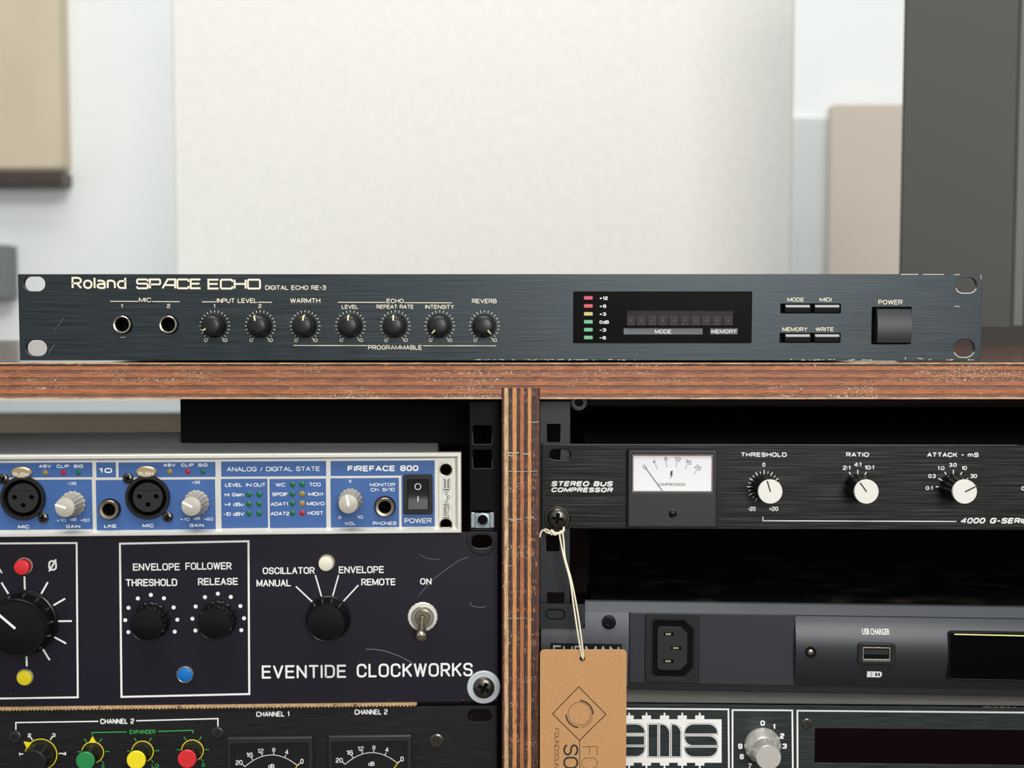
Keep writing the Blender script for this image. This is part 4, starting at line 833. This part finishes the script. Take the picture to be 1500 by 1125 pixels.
LN(P_, [[(1117.6, 757), (1117.6, 762.8), (1401, 763.8)]], 1.3)
ticks(P_, 1119, 713, 19, 24.5, [-150, -120, -90, -60, -30, 0, 30, 60, 90, 120, 150], 1.3); ticks(P_, 1119, 713, 20, 23.5, [-135, -105, -75, -45, -15, 15, 45, 75, 105, 135], .9)
for s_, x0, x1, y0, y1 in [('0', 1116.8, 1121, 677.6, 683.6), ('-20', 1095.4, 1107, 742, 748.4), ('+20', 1126.4, 1140, 742, 748.4), ('2:1', 1234.6, 1245.6, 682, 688.4), ('4:1', 1251, 1261.6, 677.4, 683.6), ('10:1', 1266.4, 1280.2, 681.6, 688),
        ('0.1', 1355.8, 1366, 712, 717.8), ('0.3', 1359.8, 1370.6, 694.4, 700.4), ('1.0', 1373.2, 1383.6, 682.8, 688.6), ('3.0', 1390.2, 1401.4, 678, 684), ('10', 1408.6, 1416.4, 682.6, 688.6), ('30', 1421.2, 1431.2, 694.2, 700.4), ('0.1', 1496, 1506, 712.4, 718.4)]:
    T(P_, s_, x0, x1, y0, y1, 'rndb')
ticks(P_, 1256, 713, 18, 25, [-30, 0, 30], 1.4); ticks(P_, 1396, 713, 18, 25, [-90, -60, -30, 0, 30, 60], 1.4)
for x, deg in ((1119, -17), (1256, -36), (1396, 63)):
    nut = MB().lathe([(21*k, 0), (21*k, 2.6), (20*k, 3)], 6); 
    kn = at(P_, 'knob', MB().lathe([(19.4*k, 1), (19.4*k, 2.6), (19*k, 3.2), (17.4*k, 15.4), (17.2*k, 15.9)], 72, flute=(36, .12, 3)), 'black_gloss', x, 713)
    if x != 1119: sub(kn, 'hex_nut', nut, 'screw_bk')
    sub(kn, 'knob_cap', MB().lathe([(17.3*k, 15.8), (17.3*k, 16.8), (16.7*k, 17.2)], 48), 'cap_white'); pointer(kn, deg, 0, 16.4*k, 1.9*k, 17.2, 'ink_bk')
q = P_.B(918.8, 657.2, 1048.6, 770.4); cx, cz = (q[0]+q[2])/2, (q[1]+q[3])/2; w_, h_ = (q[2]-q[0])/2, (q[3]-q[1])/2
wb = P_.B(925.4, 664.6, 1042.6, 719.2); wb = (wb[0]-cx, wb[1]-cz, wb[2]-cx, wb[3]-cz)
mt = obj('meter', MB().holed(rr(-w_, -h_, w_, h_, .5), [rr(*wb, .3)], 0, 4.2, .7), 'black_rub', P_.e, (cx, 0, cz))
sub(mt, 'meter_face', MB().plate(rr(*wb, .3, 2), .2, 3.2), 'paper')
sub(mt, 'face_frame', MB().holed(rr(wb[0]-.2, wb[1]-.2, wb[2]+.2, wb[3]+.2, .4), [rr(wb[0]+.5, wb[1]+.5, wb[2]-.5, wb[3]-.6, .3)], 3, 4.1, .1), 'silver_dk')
P = lambda zx, zy: (lambda a: (a[0]-cx, a[1]-cz))(P_.L(720+zx/4.4118, 580+zy/4.4118))
sc = MB()
for s_, zx, zy, rt in (('0', 985, 453, 35), ('4', 1047, 420, 22), ('8', 1122, 402, 8), ('12', 1198, 404, -8), ('16', 1267, 422, -22), ('20', 1330, 458, -38)):
    c_ = P(zx, zy); hw = (.75 if len(s_) == 1 else 1.6); glyphs(sc, s_, c_[0]-hw, c_[1]-1.05, c_[0]+hw, c_[1]+1.05, 'med', 3.25, rot=(c_[0], c_[1], rt))
for a_, b_ in (((1056, 437), (1068, 467)), ((1124, 420), (1128, 455)), ((1193, 420), (1188, 455)), ((1260, 440), (1246, 470)), ((1322, 472), (1303, 498))): sc.ribbon([P(*a_), P(*b_)], .22, 3.25)
A_ = P(1068, 575); B_ = P(1247, 557); glyphs(sc, 'COMPRESSION', A_[0], A_[1], B_[0], B_[1], 'med', 3.25)
sub(mt, 'meter_scale', sc, 'ink')
sub(mt, 'bolt_emblem', MB().add([(x, -3.25, z) for x, z in [P(1152, 480), P(1168, 478), P(1163, 497), P(1168, 500), P(1147, 535), P(1155, 507), P(1149, 505)]], [(0, 1, 2, 3, 4, 5, 6)]), 'ink')
sub(mt, 'needle', MB().ribbon([P(990, 455), P(1103, 610)], .3, 3.6), 'ink_bk')
c_ = P(1165, 752); f = lambda x, z: (1.0*math.sqrt(max(0.1, 1-(x*x+z*z)/(2.1**2)))-(.8 if abs(x+z*.35) < .3 else 0))
sub(mt, 'meter_screw', MB().head(2.1, f, 16, 40), 'black_gloss', (c_[0], -4.1, c_[1]))
ms = mount(P_, 816.3, 758.6, 15.6, 18.2, 'dark cross-head screw with the cream string wound beneath it', 8, 'screw_bk', 'washer', h=3)

# --- power conditioner
U = Dev('power_conditioner', 'charcoal power conditioner with a mains outlet, a charger port and glossy display', 'power unit', 792, 950, 0.0150, -3.4)
k = U.k
q = U.B(792, 884, 921.6, 1009)
topz = U.L(900, 885.2)[1]; botz = U.L(900, 1008)[1]; x0 = U.L(792, 950)[0]; ZS = U.L(900, 896.6)[1]
# body core: bevelled upper lip, section faces
core = MB().box(x0, x0+24, 0, 2.5, botz, ZS).box(x0+24, x0+482, 0, 60, botz, ZS); obj('body', core, 'iec', U.e)
lip = MB(); lip.add([(U.L(857, 890)[0], 0, ZS), (x0+482, 0, ZS), (x0+482, 5.5, topz), (U.L(857, 890)[0], 5.5, topz), (U.L(857, 890)[0], 9, topz), (x0+482, 9, topz), (x0+482, 9, ZS), (U.L(857, 890)[0], 9, ZS)],
                    [(0, 1, 2, 3), (3, 2, 5, 4), (0, 3, 4, 7), (1, 6, 5, 2)]); obj('top_lip', lip, 'furman_lt', U.e)
eb = U.B(790.9, 883.4, 857, 919.4)
ear = [(eb[0], eb[1]), (eb[2]-4, eb[1]), (eb[2]-1.2, eb[1]+1.2), (eb[2], eb[1]+4), (eb[2], eb[3]), (eb[0], eb[3])]
obj('rack_ear', MB().holed(ear, [slot(U, (798.7, 890.4, 828, 906.4))], .3, 2.6, .15), 'black_rub', U.e)
sl = U.B(801, 893, 826, 904); obj('slot_insert', MB().plate(rr(sl[0], sl[1], sl[2], sl[3], 1.6), 0, 1.5), 'rail', U.e)
screw(U, 892, 909.6, 10, 2, 'hex', 'black_gloss', out=1.6)
ff = U.B(793, 897.5, 921, 1008); 
q = U.B(921.8, 898.2, 1166, 1001.5); ib = (945, 898.8, 1024, 998.4)
iq = U.B(952, 905.5, 1017.5, 992)
def chamf(a, c, r=.6):  # right corners cut
    x0_, z0_, x1_, z1_ = a; return [(x0_+r, z0_), (x1_-c, z0_), (x1_, z0_+c), (x1_, z1_-c), (x1_-c, z1_), (x0_+r, z1_), (x0_, z1_-r), (x0_, z0_+r)]
obj('outlet_fascia', MB().plate(rr(q[0], q[1], q[2], q[3], .8), 0, .9, .3), 'furman', U.e)
oq = U.B(*ib); oc = ((oq[0]+oq[2])/2, (oq[1]+oq[3])/2)
R_ = lambda t: (t[0]-oc[0], t[1]-oc[1], t[2]-oc[0], t[3]-oc[1])
hol = chamf(R_(U.B(953.5, 905.5, 1016.5, 991.5)), 5, 1.5)
out_ = obj('mains_outlet', MB().holed(rr(*R_(oq), 1.6), [hol], .9, 2.2, .25), 'iec', U.e, (oc[0], 0, oc[1]))
inr = chamf(R_(U.B(955.5, 907.5, 1014.5, 989.5)), 4.6, 1.3)
sub(out_, 'outlet_rim', MB().holed([(x*1.0, z) for x, z in hol], [inr], .9, 1.8, .1), 'iec')
sub(out_, 'outlet_well', MB().plate([(x, z) for x, z in hol], .9, 1.0), 'void')
isl = chamf(R_(U.B(962.6, 916.5, 1006.4, 980)), 3.6, 1.2)
pins = [U.B(972, 925.2, 986, 930.8), U.B(982.8, 945.6, 997.2, 951), U.B(971.4, 964.8, 985.8, 970.2)]
sub(out_, 'outlet_core', MB().holed(isl, [rr(*R_(p), .1, 1) for p in pins], .95, 2.0, .2), 'iec_in')
for p in pins:
    p = R_(p); sub(out_, 'contact', MB().plate(rr(p[0]+1, p[1]+.5, p[2]-1.2, p[3]-.5, .1, 1), 1, 1.25), 'brass')
rx0 = U.L(1163.6, 950)[0]; rz1 = U.L(1200, 902.2)[1]; rz0 = U.L(1200, 1005)[1]
def bulge(z, z0_, z1_, base, h): t = max(0, min(1, (z-z0_)/(z1_-z0_))); return base+h*4*t*(1-t)
def curved(name, xa, xb, z0_, z1_, base, h, m, zt=None):
    zt = zt or z1_
    n = 16; V = []
    for sx in (xa, xb): V += [(sx, 0, z0_)]+[(sx, -bulge(z0_+(zt-z0_)*i/n, z0_, z1_, base, h), z0_+(zt-z0_)*i/n) for i in range(n+1)]+[(sx, 0, zt)]
    n += 3; return obj(name, MB().add(V, [(i, i+1, n+i+1, n+i) for i in range(n-1)]+[tuple(range(n)), tuple(n+i for i in range(n))]), m, U.e)
HB = 4.2
curved('control_fascia', rx0, x0+440, rz0, rz1, .6, HB, 'furman_dk')
curved('end_fascia', x0+.3, eb[2], botz+1.6, ZS, .3, 2.2, 'furman_lt', U.L(860, 919.6)[1])
curved('end_fascia', eb[2], U.L(920.8, 950)[0], botz+1.6, ZS, .3, 2.2, 'furman_lt')
def onU(px, py): return U.L(px, py, 4.4)
class OnPlane:   # print on the raised fascia
    pass
V_ = OnPlane(); V_.e = U.e; V_.k = k; V_.L = onU; V_.B = lambda a, b_, c, d: U.B(a, b_, c, d, 4.4)
FO = lambda py: bulge(V_.L(1280, py)[1], rz0, rz1, .6, HB)
ut = TF(V_, 'USB CHARGER', 1263.7, 1303.8, 922, 930.4, bold=.01, out=0)
def lie(o, dz=.08):
    # lay a flat print on the curved fascia
    for v in o.data.vertices:
        v.co.y = -(bulge((v.co.z+o.location.z)*1000, rz0, rz1, .6, HB)+dz)*.001-o.location.y
lie(ut)
uq = V_.B(1255.5, 941.2, 1311.3, 973.2); uc = ((uq[0]+uq[2])/2, (uq[1]+uq[3])/2); w_, h_ = (uq[2]-uq[0])/2, (uq[3]-uq[1])/2
us = obj('usb_port', MB().holed(rr(-w_, -h_, w_, h_, 2), [rr(-19.5*k, -9.5*k, 19.5*k, 9.5*k, .5)], 4.0, 5.6, .5), 'black', U.e, (uc[0], 0, uc[1]))
sub(us, 'port_shell', MB().holed(rr(-19.5*k, -9.5*k, 19.5*k, 9.5*k, .4), [rr(-18*k, -7.6*k, 18*k, 8*k, .3)], 4.7, 5.3, .05), 'nickel'); sub(us, 'port_tongue', MB().plate(rr(-17*k, -1*k, 17*k, 6*k, .2, 1), 4.7, 5.0), 'iec_in'); sub(us, 'port_floor', MB().plate(rr(-19*k, -9*k, 19*k, 9*k, .2, 1), 4.5, 4.86), 'void')
x, z = V_.L(1187.2, 955); li = obj('indicator_light', MB().lathe([(8.4*k, 4.2), (8.2*k, 5.1), (6.4*k, 5.1), (6*k, 4.8)], 32), 'black_gloss', U.e, (x, 0, z)); sub(li, 'lens', MB().lathe([(4.2*k, 4.6), (4*k, 5.0), (2*k, 5.3)], 20), 'nickel_dk')
x, z = V_.L(1281.6, 988.7); ic = obj('battery_icon', MB().add([(p[0], -2.26, p[1]) for p in [(-10.5*k, -4.6*k), (8*k, -4.6*k), (10.4*k, -2.5*k), (10.4*k, 2.5*k), (8*k, 4.6*k), (-10.5*k, 4.6*k)]], [tuple(range(6))]), 'white', U.e, (x, 0, z))
lie(ic)
ib_ = sub(ic, 'icon_bars', MB().box(1.4*k, 3.6*k, -2.29, -2.28, -2.4*k, 2.4*k).box(5.4*k, 7.6*k, -2.29, -2.28, -2.4*k, 2.4*k).box(-4.6*k, -4*k, -2.29, -2.28, -4*k, 4*k), 'black')
for v in ib_.data.vertices: v.co.y = -(bulge((v.co.z+ic.location.z)*1000, rz0, rz1, .6, HB)+.12)*.001
dq = V_.B(1388.5, 925.6, 1520, 996.6); dzc = (dq[1]+dq[3])/2
ds = obj('display', MB().holed(rr(dq[0], dq[1], dq[0]+130, dq[3], 1.5), [rr(dq[0]+.8, dq[1]+.8, dq[0]+129, dq[3]-.8, 1.2)], 2.1, 5.4, .2), 'black_gloss', U.e)
sub(ds, 'display_glass', MB().plate(rr(dq[0]+.7, dq[1]+.7, dq[0]+129.2, dq[3]-.7, 1.2), 2.1, 5.1), 'window')
LN(V_, [[(1397, 928.2), (1530, 931.2)]], 1.6, 'yellow_line', 'glass_glint', 5.5)  # highlight along the glass top, painted as a yellow line
obj('top_cover', MB().box(x0+26, x0+480, 9, 60, ZS, topz-.8), 'dusty', U.e)
# name badge half hidden by the tag
bq = U.B(806.5, 939.8, 910.8, 966); bc = ((bq[0]+bq[2])/2, (bq[1]+bq[3])/2)
bd = obj('badge', MB().plate(rr(bq[0]-bc[0], bq[1]-bc[1], bq[2]-bc[0], bq[3]-bc[1], .5), 2.0, 2.75, .1), 'black', U.e, (bc[0], 0, bc[1]))
T(U, 'FURMAN', 810, 907, 943.6, 962, 'eur', 'gy_bar', bd, 2.82, wmul=.9); T(U, 'FURMAN', 811, 906.5, 944.6, 961, 'eur', 'white', bd, 2.84, wmul=.25)
obj('chassis', MB().box(x0+26, x0+462, 60, 240, botz, topz-1), 'dusty', U.e)
obj('lower_lip', MB().box(x0+26, x0+481, .8, 6, botz-.8, botz), 'black', U.e)

# --- synchroniser with the white chip logo
Y = Dev('synchroniser_unit', 'green-black rack unit with a white chip-shaped logo, silver knob and dark red display', 'audio device', 794, 1085, 0.0165, -1.6)
k = Y.k
x0 = Y.L(794, 1085)[0]; z1 = Y.L(1100, 1032.6)[1]; z0 = Y.L(1100, 1158)[1]
rd = Y.B(1193.5, 1068.4, 1560, 1119.5)
obj('front_panel', MB().holed(rr(x0, z0, x0+482.6, z1, .3, 2), [slot(Y, (805, 1042, 836, 1058)), rr(rd[0], rd[1], rd[2], rd[3], .2, 1)], -3, 0, .18), 'green_black', Y.e)
obj('chassis', MB().box(x0+22, x0+462, 3.1, 250, z0+2, z1-.8), 'chassis_lt', Y.e)
obj('display_window', MB().plate([(x, z) for x, z in rr(rd[0], rd[1], rd[2], rd[3], .2, 1)], -2.6, -.5), 'red_win', Y.e)
LN(Y, [[(800, 1150), (800, 1037.2), (1067, 1039), (1068, 1150)]], 2.4, 'white', 'printed_frame'); LN(Y, [[(1073, 1150), (1073, 1040), (1160.6, 1040.6), (1161.6, 1150)]], 2.4, 'white', 'printed_frame'); LN(Y, [[(1168.4, 1150), (1168, 1041), (1600, 1044.6)]], 2.4, 'white', 'printed_frame')
lp = MB(); E5 = lambda a, b_: Y.L(770+a/5, 930+b_/5)
def quad(mb, x0_, y0_, x1_, y1_, o): A_, B_, C_, D_ = E5(x0_, y1_), E5(x1_, y1_), E5(x1_, y0_), E5(x0_, y0_); mb.add([(p[0], -o, p[1]) for p in (A_, B_, C_, D_)], [(0, 1, 2, 3)])
quad(lp, 560, 618, 1435, 936, .05)
for c in (630, 758, 885, 1017, 1147, 1275):
    quad(lp, c-33, 590, c+33, 619, .05); quad(lp, c-6, 570, c+6, 591, .05); quad(lp, c-33, 935, c+33, 957, .05); quad(lp, c-6, 956, c+6, 978, .05)
lgo = obj('logo_plate', lp, 'white', Y.e)
def lobe(x0_, y0_, x1_, y1_, tl=0, tr=0, br_=0, bl=0):
    P0 = []
    for cx_, cy_, r_, a0 in ((x0_, y0_, tl, 180), (x1_, y0_, tr, 270), (x1_, y1_, br_, 0), (x0_, y1_, bl, 90)):
        if not r_: P0.append((cx_, cy_)); continue
        ox_ = cx_+(r_ if cx_ == x0_ else -r_); oy_ = cy_+(r_ if cy_ == y0_ else -r_)
        for j in range(7): t = math.radians(a0+15*j); P0.append((ox_+r_*math.cos(t), oy_+r_*math.sin(t)))
    return P0
shapes = [lobe(640, 655, 870, 718, 58, 58, 0, 0), lobe(640, 742, 868, 804), lobe(640, 820, 870, 888, 0, 0, 60, 60), lobe(900, 656, 965, 890), lobe(984, 656, 1052, 890, 0, 60), lobe(1070, 656, 1134, 890, 0, 58),
          lobe(1166, 655, 1402, 722, 62, 62), lobe(1166, 742, 1402, 808, 0, 58, 0, 58), lobe(1166, 824, 1402, 890, 0, 0, 62, 62)]
lt = MB(); lo = MB()
for s_ in shapes:
    q = [E5(a, b_) for a, b_ in s_]; lt.add([(x, -.1, z) for x, z in q], [tuple(range(len(q)))])
    cxx = sum(p[0] for p in s_)/len(s_); cyy = sum(p[1] for p in s_)/len(s_)
    q = [E5(a+(7 if a > cxx else -7), b_+(7 if b_ > cyy else -7)) for a, b_ in s_]; lo.ribbon(q, .22, .08, True)
obj('logo_lettering', lt, 'green_black', Y.e); obj('logo_outline', lo, 'ink', Y.e)
for s_, zx0, zx1, zy0, zy1 in (('0', 241, 262, 148, 173), ('1', 300, 312, 164, 190), ('2', 334, 355, 209, 235), ('3', 345, 367, 258, 283), ('9', 134, 155, 258, 284), ('8', 142, 162, 308, 333), ('7', 179, 200, 352, 377)):
    T(Y, s_, 1040+zx0/3.261, 1040+zx1/3.261, 1010+zy0/3.261, 1010+zy1/3.261, 'bold')
kn = at(Y, 'knob', MB().lathe([(26.4*k, .3), (26.4*k, 1.4), (25.6*k, 2), (21*k, 7), (19*k, 8)], 64), 'alu', 1116.7, 1091.5)
sub(kn, 'knob_cap', MB().lathe([(19*k, 7.8), (18.4*k, 16.6), (18*k, 17.2), (17.2*k, 17.6)], 64), 'alu')
screw(Y, 1181.4, 1059.7, 7.7, .9, 'hex', 'screw_bk')
LN(Y, [[(1440+i*3.5+random.random()*3, 1035.6+random.uniform(-.8, .8)), (1443+i*3.5, 1036+random.uniform(-.8, .8))] for i in range(14)], 1.0, 'edge', 'worn_edge')

# ------------------------------------------------------------------ kraft hang tag and its string
tg = Dev('hang_tag', 'brown kraft card swing tag hanging on a cream string against the divider', 'tag', 854, 1040, -0.0045, 0)
k = tg.k
q = tg.B(791, 951.4, 917.6, 1125); hx, hz = tg.L(853, 964.6)
card = obj('card', MB().holed(rr(q[0], q[1]-38, q[2], q[3], 2.2, 6), [circ(hx, hz, 4*k, 20)], -.35, 0, .05), 'kraft', tg.e)
Q = lambda zx, zy: (770+zx/5, 930+zy/5)
LN(tg, [[Q(388, 380), Q(588, 582), Q(395, 773), Q(197, 578)]], 1.3, 'ink_bk', 'printed_diamond', closed=True, out=.03)
def arc(cx_, cy_, r_, a0, a1, w_, closed=False):
    n = 40; return LN(tg, [[Q(cx_+r_*math.sin(math.radians(a0+(a1-a0)*i/n)), cy_-r_*math.cos(math.radians(a0+(a1-a0)*i/n))) for i in range(n+1)]], w_, 'ink_bk', 'printed_arc', out=.03)
arc(394, 577, 83, 0, 360, .6); arc(394, 580, 98, 2, 92, 2.2); arc(394, 580, 98, 184, 268, 2.2); arc(394, 580, 101, 98, 176, .5); arc(394, 580, 92, 98, 176, .5)
LN(tg, [[Q(395, 773), Q(398, 1300)]], 1.1, 'ink_bk', 'printed_stem', out=.03)
def vtext(text, zx0, zx1, zy0, zy1, sty, wm=1):
    A_ = tg.L(*Q(zx0, zy0)); B_ = tg.L(*Q(zx1, zy1)); wl = A_[1]-B_[1]; hl = B_[0]-A_[0]; cx_, cz_ = (A_[0]+B_[0])/2, (A_[1]+B_[1])/2
    obj('lettering', glyphs(MB(), text, -wl/2, -hl/2, wl/2, hl/2, sty, 0, rot=(0, 0, -90), wmul=wm), 'ink_bk', tg.e, (cx_, -.03, cz_))
vtext('FOUNDSOUND', 210, 244, 684, 1012, 'med', .8); vtext('SOUND', 276, 384, 802, 1260, 'med', .95); vtext('FOUND', 411, 524, 816, 1262, 'thin', .55)
def sp(px, py, out): x, z = tg.L(px, py, out); return (x, -out, z)
def strand(name, pts, r):
    n = 6; P0 = [Vector(p) for p in pts]; res = []
    for i in range(len(P0)-1):
        a = P0[max(i-1, 0)]; b_ = P0[i]; c = P0[i+1]; d = P0[min(i+2, len(P0)-1)]
        for j in range(n):
            t = j/n; res.append(.5*((2*b_)+(c-a)*t+(2*a-5*b_+4*c-d)*t*t+(3*b_-a-3*c+d)*t**3))
    res.append(P0[-1]); return obj(name, MB().tube(res, r, 8), 'string', tg.e)
strand('string', [sp(819, 779, -12), sp(821, 792, -11), sp(826, 816, -8.5), sp(835, 850, -5), sp(840, 885, -2), sp(846, 925, .6), sp(851.6, 958, 1), sp(853.4, 964, .4), sp(853.6, 966, -1)], .42)
strand('string', [sp(824, 778, -12), sp(826, 795, -11), sp(828, 818, -8.5), sp(837, 850, -5), sp(845, 890, -2), sp(851, 930, .6), sp(854.4, 958, 1), sp(854.2, 964, .4), sp(854, 966, -1)], .42)
strand('string_knot', [sp(790.5, 787, -14), sp(793, 779, -14.5), sp(799, 775.6, -14), sp(804, 778, -13), sp(808, 783, -12.5), sp(811, 779, -12.5), sp(807, 777, -12), sp(812, 783, -12), sp(817, 781.5, -12), sp(821, 779, -12), sp(825, 777, -12.5), sp(826, 772, -13.4)], .5)
strand('string_knot', [sp(796, 776, -14.4), sp(803, 781, -12.6), sp(813, 780, -12.2), sp(823, 781, -12), sp(827, 775, -13.4)], .4)

# --- cage nut in the left rail
p = W(707, 761.5, .0193)
cn = empty('cage_nut', p, 'zinc cage nut clipped in the black rail beside the blue interface', 'nut')
obj('cage', MB().plate(rr(-6.2, -4.1, -3.7, 4.1, .8), 0, 1.6, .4).plate(rr(3.7, -4.1, 6.2, 4.1, .8), 0, 1.6, .4).plate(rr(-4, -4.2, 4, 3.6, .3), -.6, .3, .1), 'zinc', cn)
obj('nut', MB().lathe([(3.9, .2), (3.8, 1.0), (2.9, 1.1), (2.6, .3), (2.5, -3)], 32, cap1=False), 'zinc', cn); obj('thread_bore', MB().lathe([(2.55, .32), (2.5, .34)], 24), 'void', cn)

# ------------------------------------------------------------------ things behind the rack
# studio monitor on the right, standing on the back of the board
ym = .30
w0 = W(1315, 480, ym); w1 = W(1484, 480, ym)
mon = empty('studio_monitor', (w0.x, ym, 0.0), 'large charcoal loudspeaker cabinet standing on the rack board at the right', 'loudspeaker')
wm_ = (w1.x-w0.x)*1000; obj('cabinet', MB().plate(rr(0, 1, wm_-7, 420, 3), -110, 0, 2), 'spk', mon); obj('edge_highlight', MB().plate(rr(wm_-7, 14, wm_, 420, 1), -110, -1.5, .8), 'spk_lt', mon)  # bevel highlight put into the lighter grey of the corner strip
obj('base_plinth', MB().box(-1, wm_+3, -2, 108, 0, 14), 'spk_dk', mon)
obj('baffle', MB().box(wm_, wm_+130, 4, 110, 1, 420), 'spk_dk', mon)
obj('cone', MB().lathe([(46, -4), (46, -1), (42, 0), (16, -3.5), (12, -2)], 48, cx=wm_+62, cz=150), 'cone', mon)
mon.rotation_euler = (0, 0, math.radians(-22))
# beige cabinet hanging at upper left
yb = YW-.05
w0 = W(-200, 250, yb); w1 = W(79, -200, yb)
bc_ = empty('wall_cabinet', (w0.x, yb, w0.z), 'beige cloth-fronted cabinet with a dark base at the upper left wall', 'cabinet')
W_ = (w1.x-w0.x)*1000; obj('body', MB().plate(rr(0, 0, W_, 700, 14, 6), -49, 0, 6), 'beige', bc_); w2 = W(80, 272, yb)
obj('base', MB().plate(rr(0, (w2.z-w0.z)*1000, W_+1, -.3, 6), -49, 0, 3), 'dk_wood', bc_)
# grey case below it
w0 = W(-120, 438, YW-.05); gb = obj('wall_box', MB().plate(rr(0, 0, (W(9, 400, YW-.05).x-w0.x)*1000, (W(0, 358, YW-.05).z-w0.z)*1000, 4), -49, 0, 3), 'gybox'); gb.location = w0
tag(gb, 'slate grey box on the wall at the left edge below the beige cabinet', 'box')
# tan board between panel and monitor
yt = YW-.06; w0 = W(1212, 600, yt); w1 = W(1420, 152, yt); tb_ = obj('leaning_board', MB().plate(rr(0, 0, (w1.x-w0.x)*1000, (w1.z+.9)*1000, 5), -30, 0, 3), 'tan'); tb_.location = (w0.x, yt, -.9)
tag(tb_, 'tan board standing against the back wall beside the loudspeaker', 'board')
gbd = obj('pale_board', MB().plate(rr(0, 0, 1000*(W(1250, 600, YW-.02).x-W(1120, 600, YW-.02).x), (W(1180, 172, YW-.02).z+.9)*1000, 5), -18, 0, 2), 'greyboard'); gbd.location = (W(1120, 600, YW-.02).x, YW-.02, -.9)
tag(gbd, 'pale grey board against the back wall between the felt panel and the tan board', 'board')
# low bench seen under the board at the left
yl = .60; w0 = W(-200, 700, yl); zt = W(100, 603, yl).z; bw = 1000*(W(420, 700, yl).x-w0.x)
sb = empty('storage_bench', (w0.x, yl, -.9), 'grey-brown bench with a pale top seen through the rack gap above the blue interface', 'bench')
obj('body', MB().plate(rr(0, 0, bw, (zt+.9)*1000-2, 4), -150, 0, .5), 'bench', sb)
obj('bench_top', MB().box(0, bw, -1, 152, (zt+.9)*1000-2, (zt+.9)*1000), 'bench_top', sb)
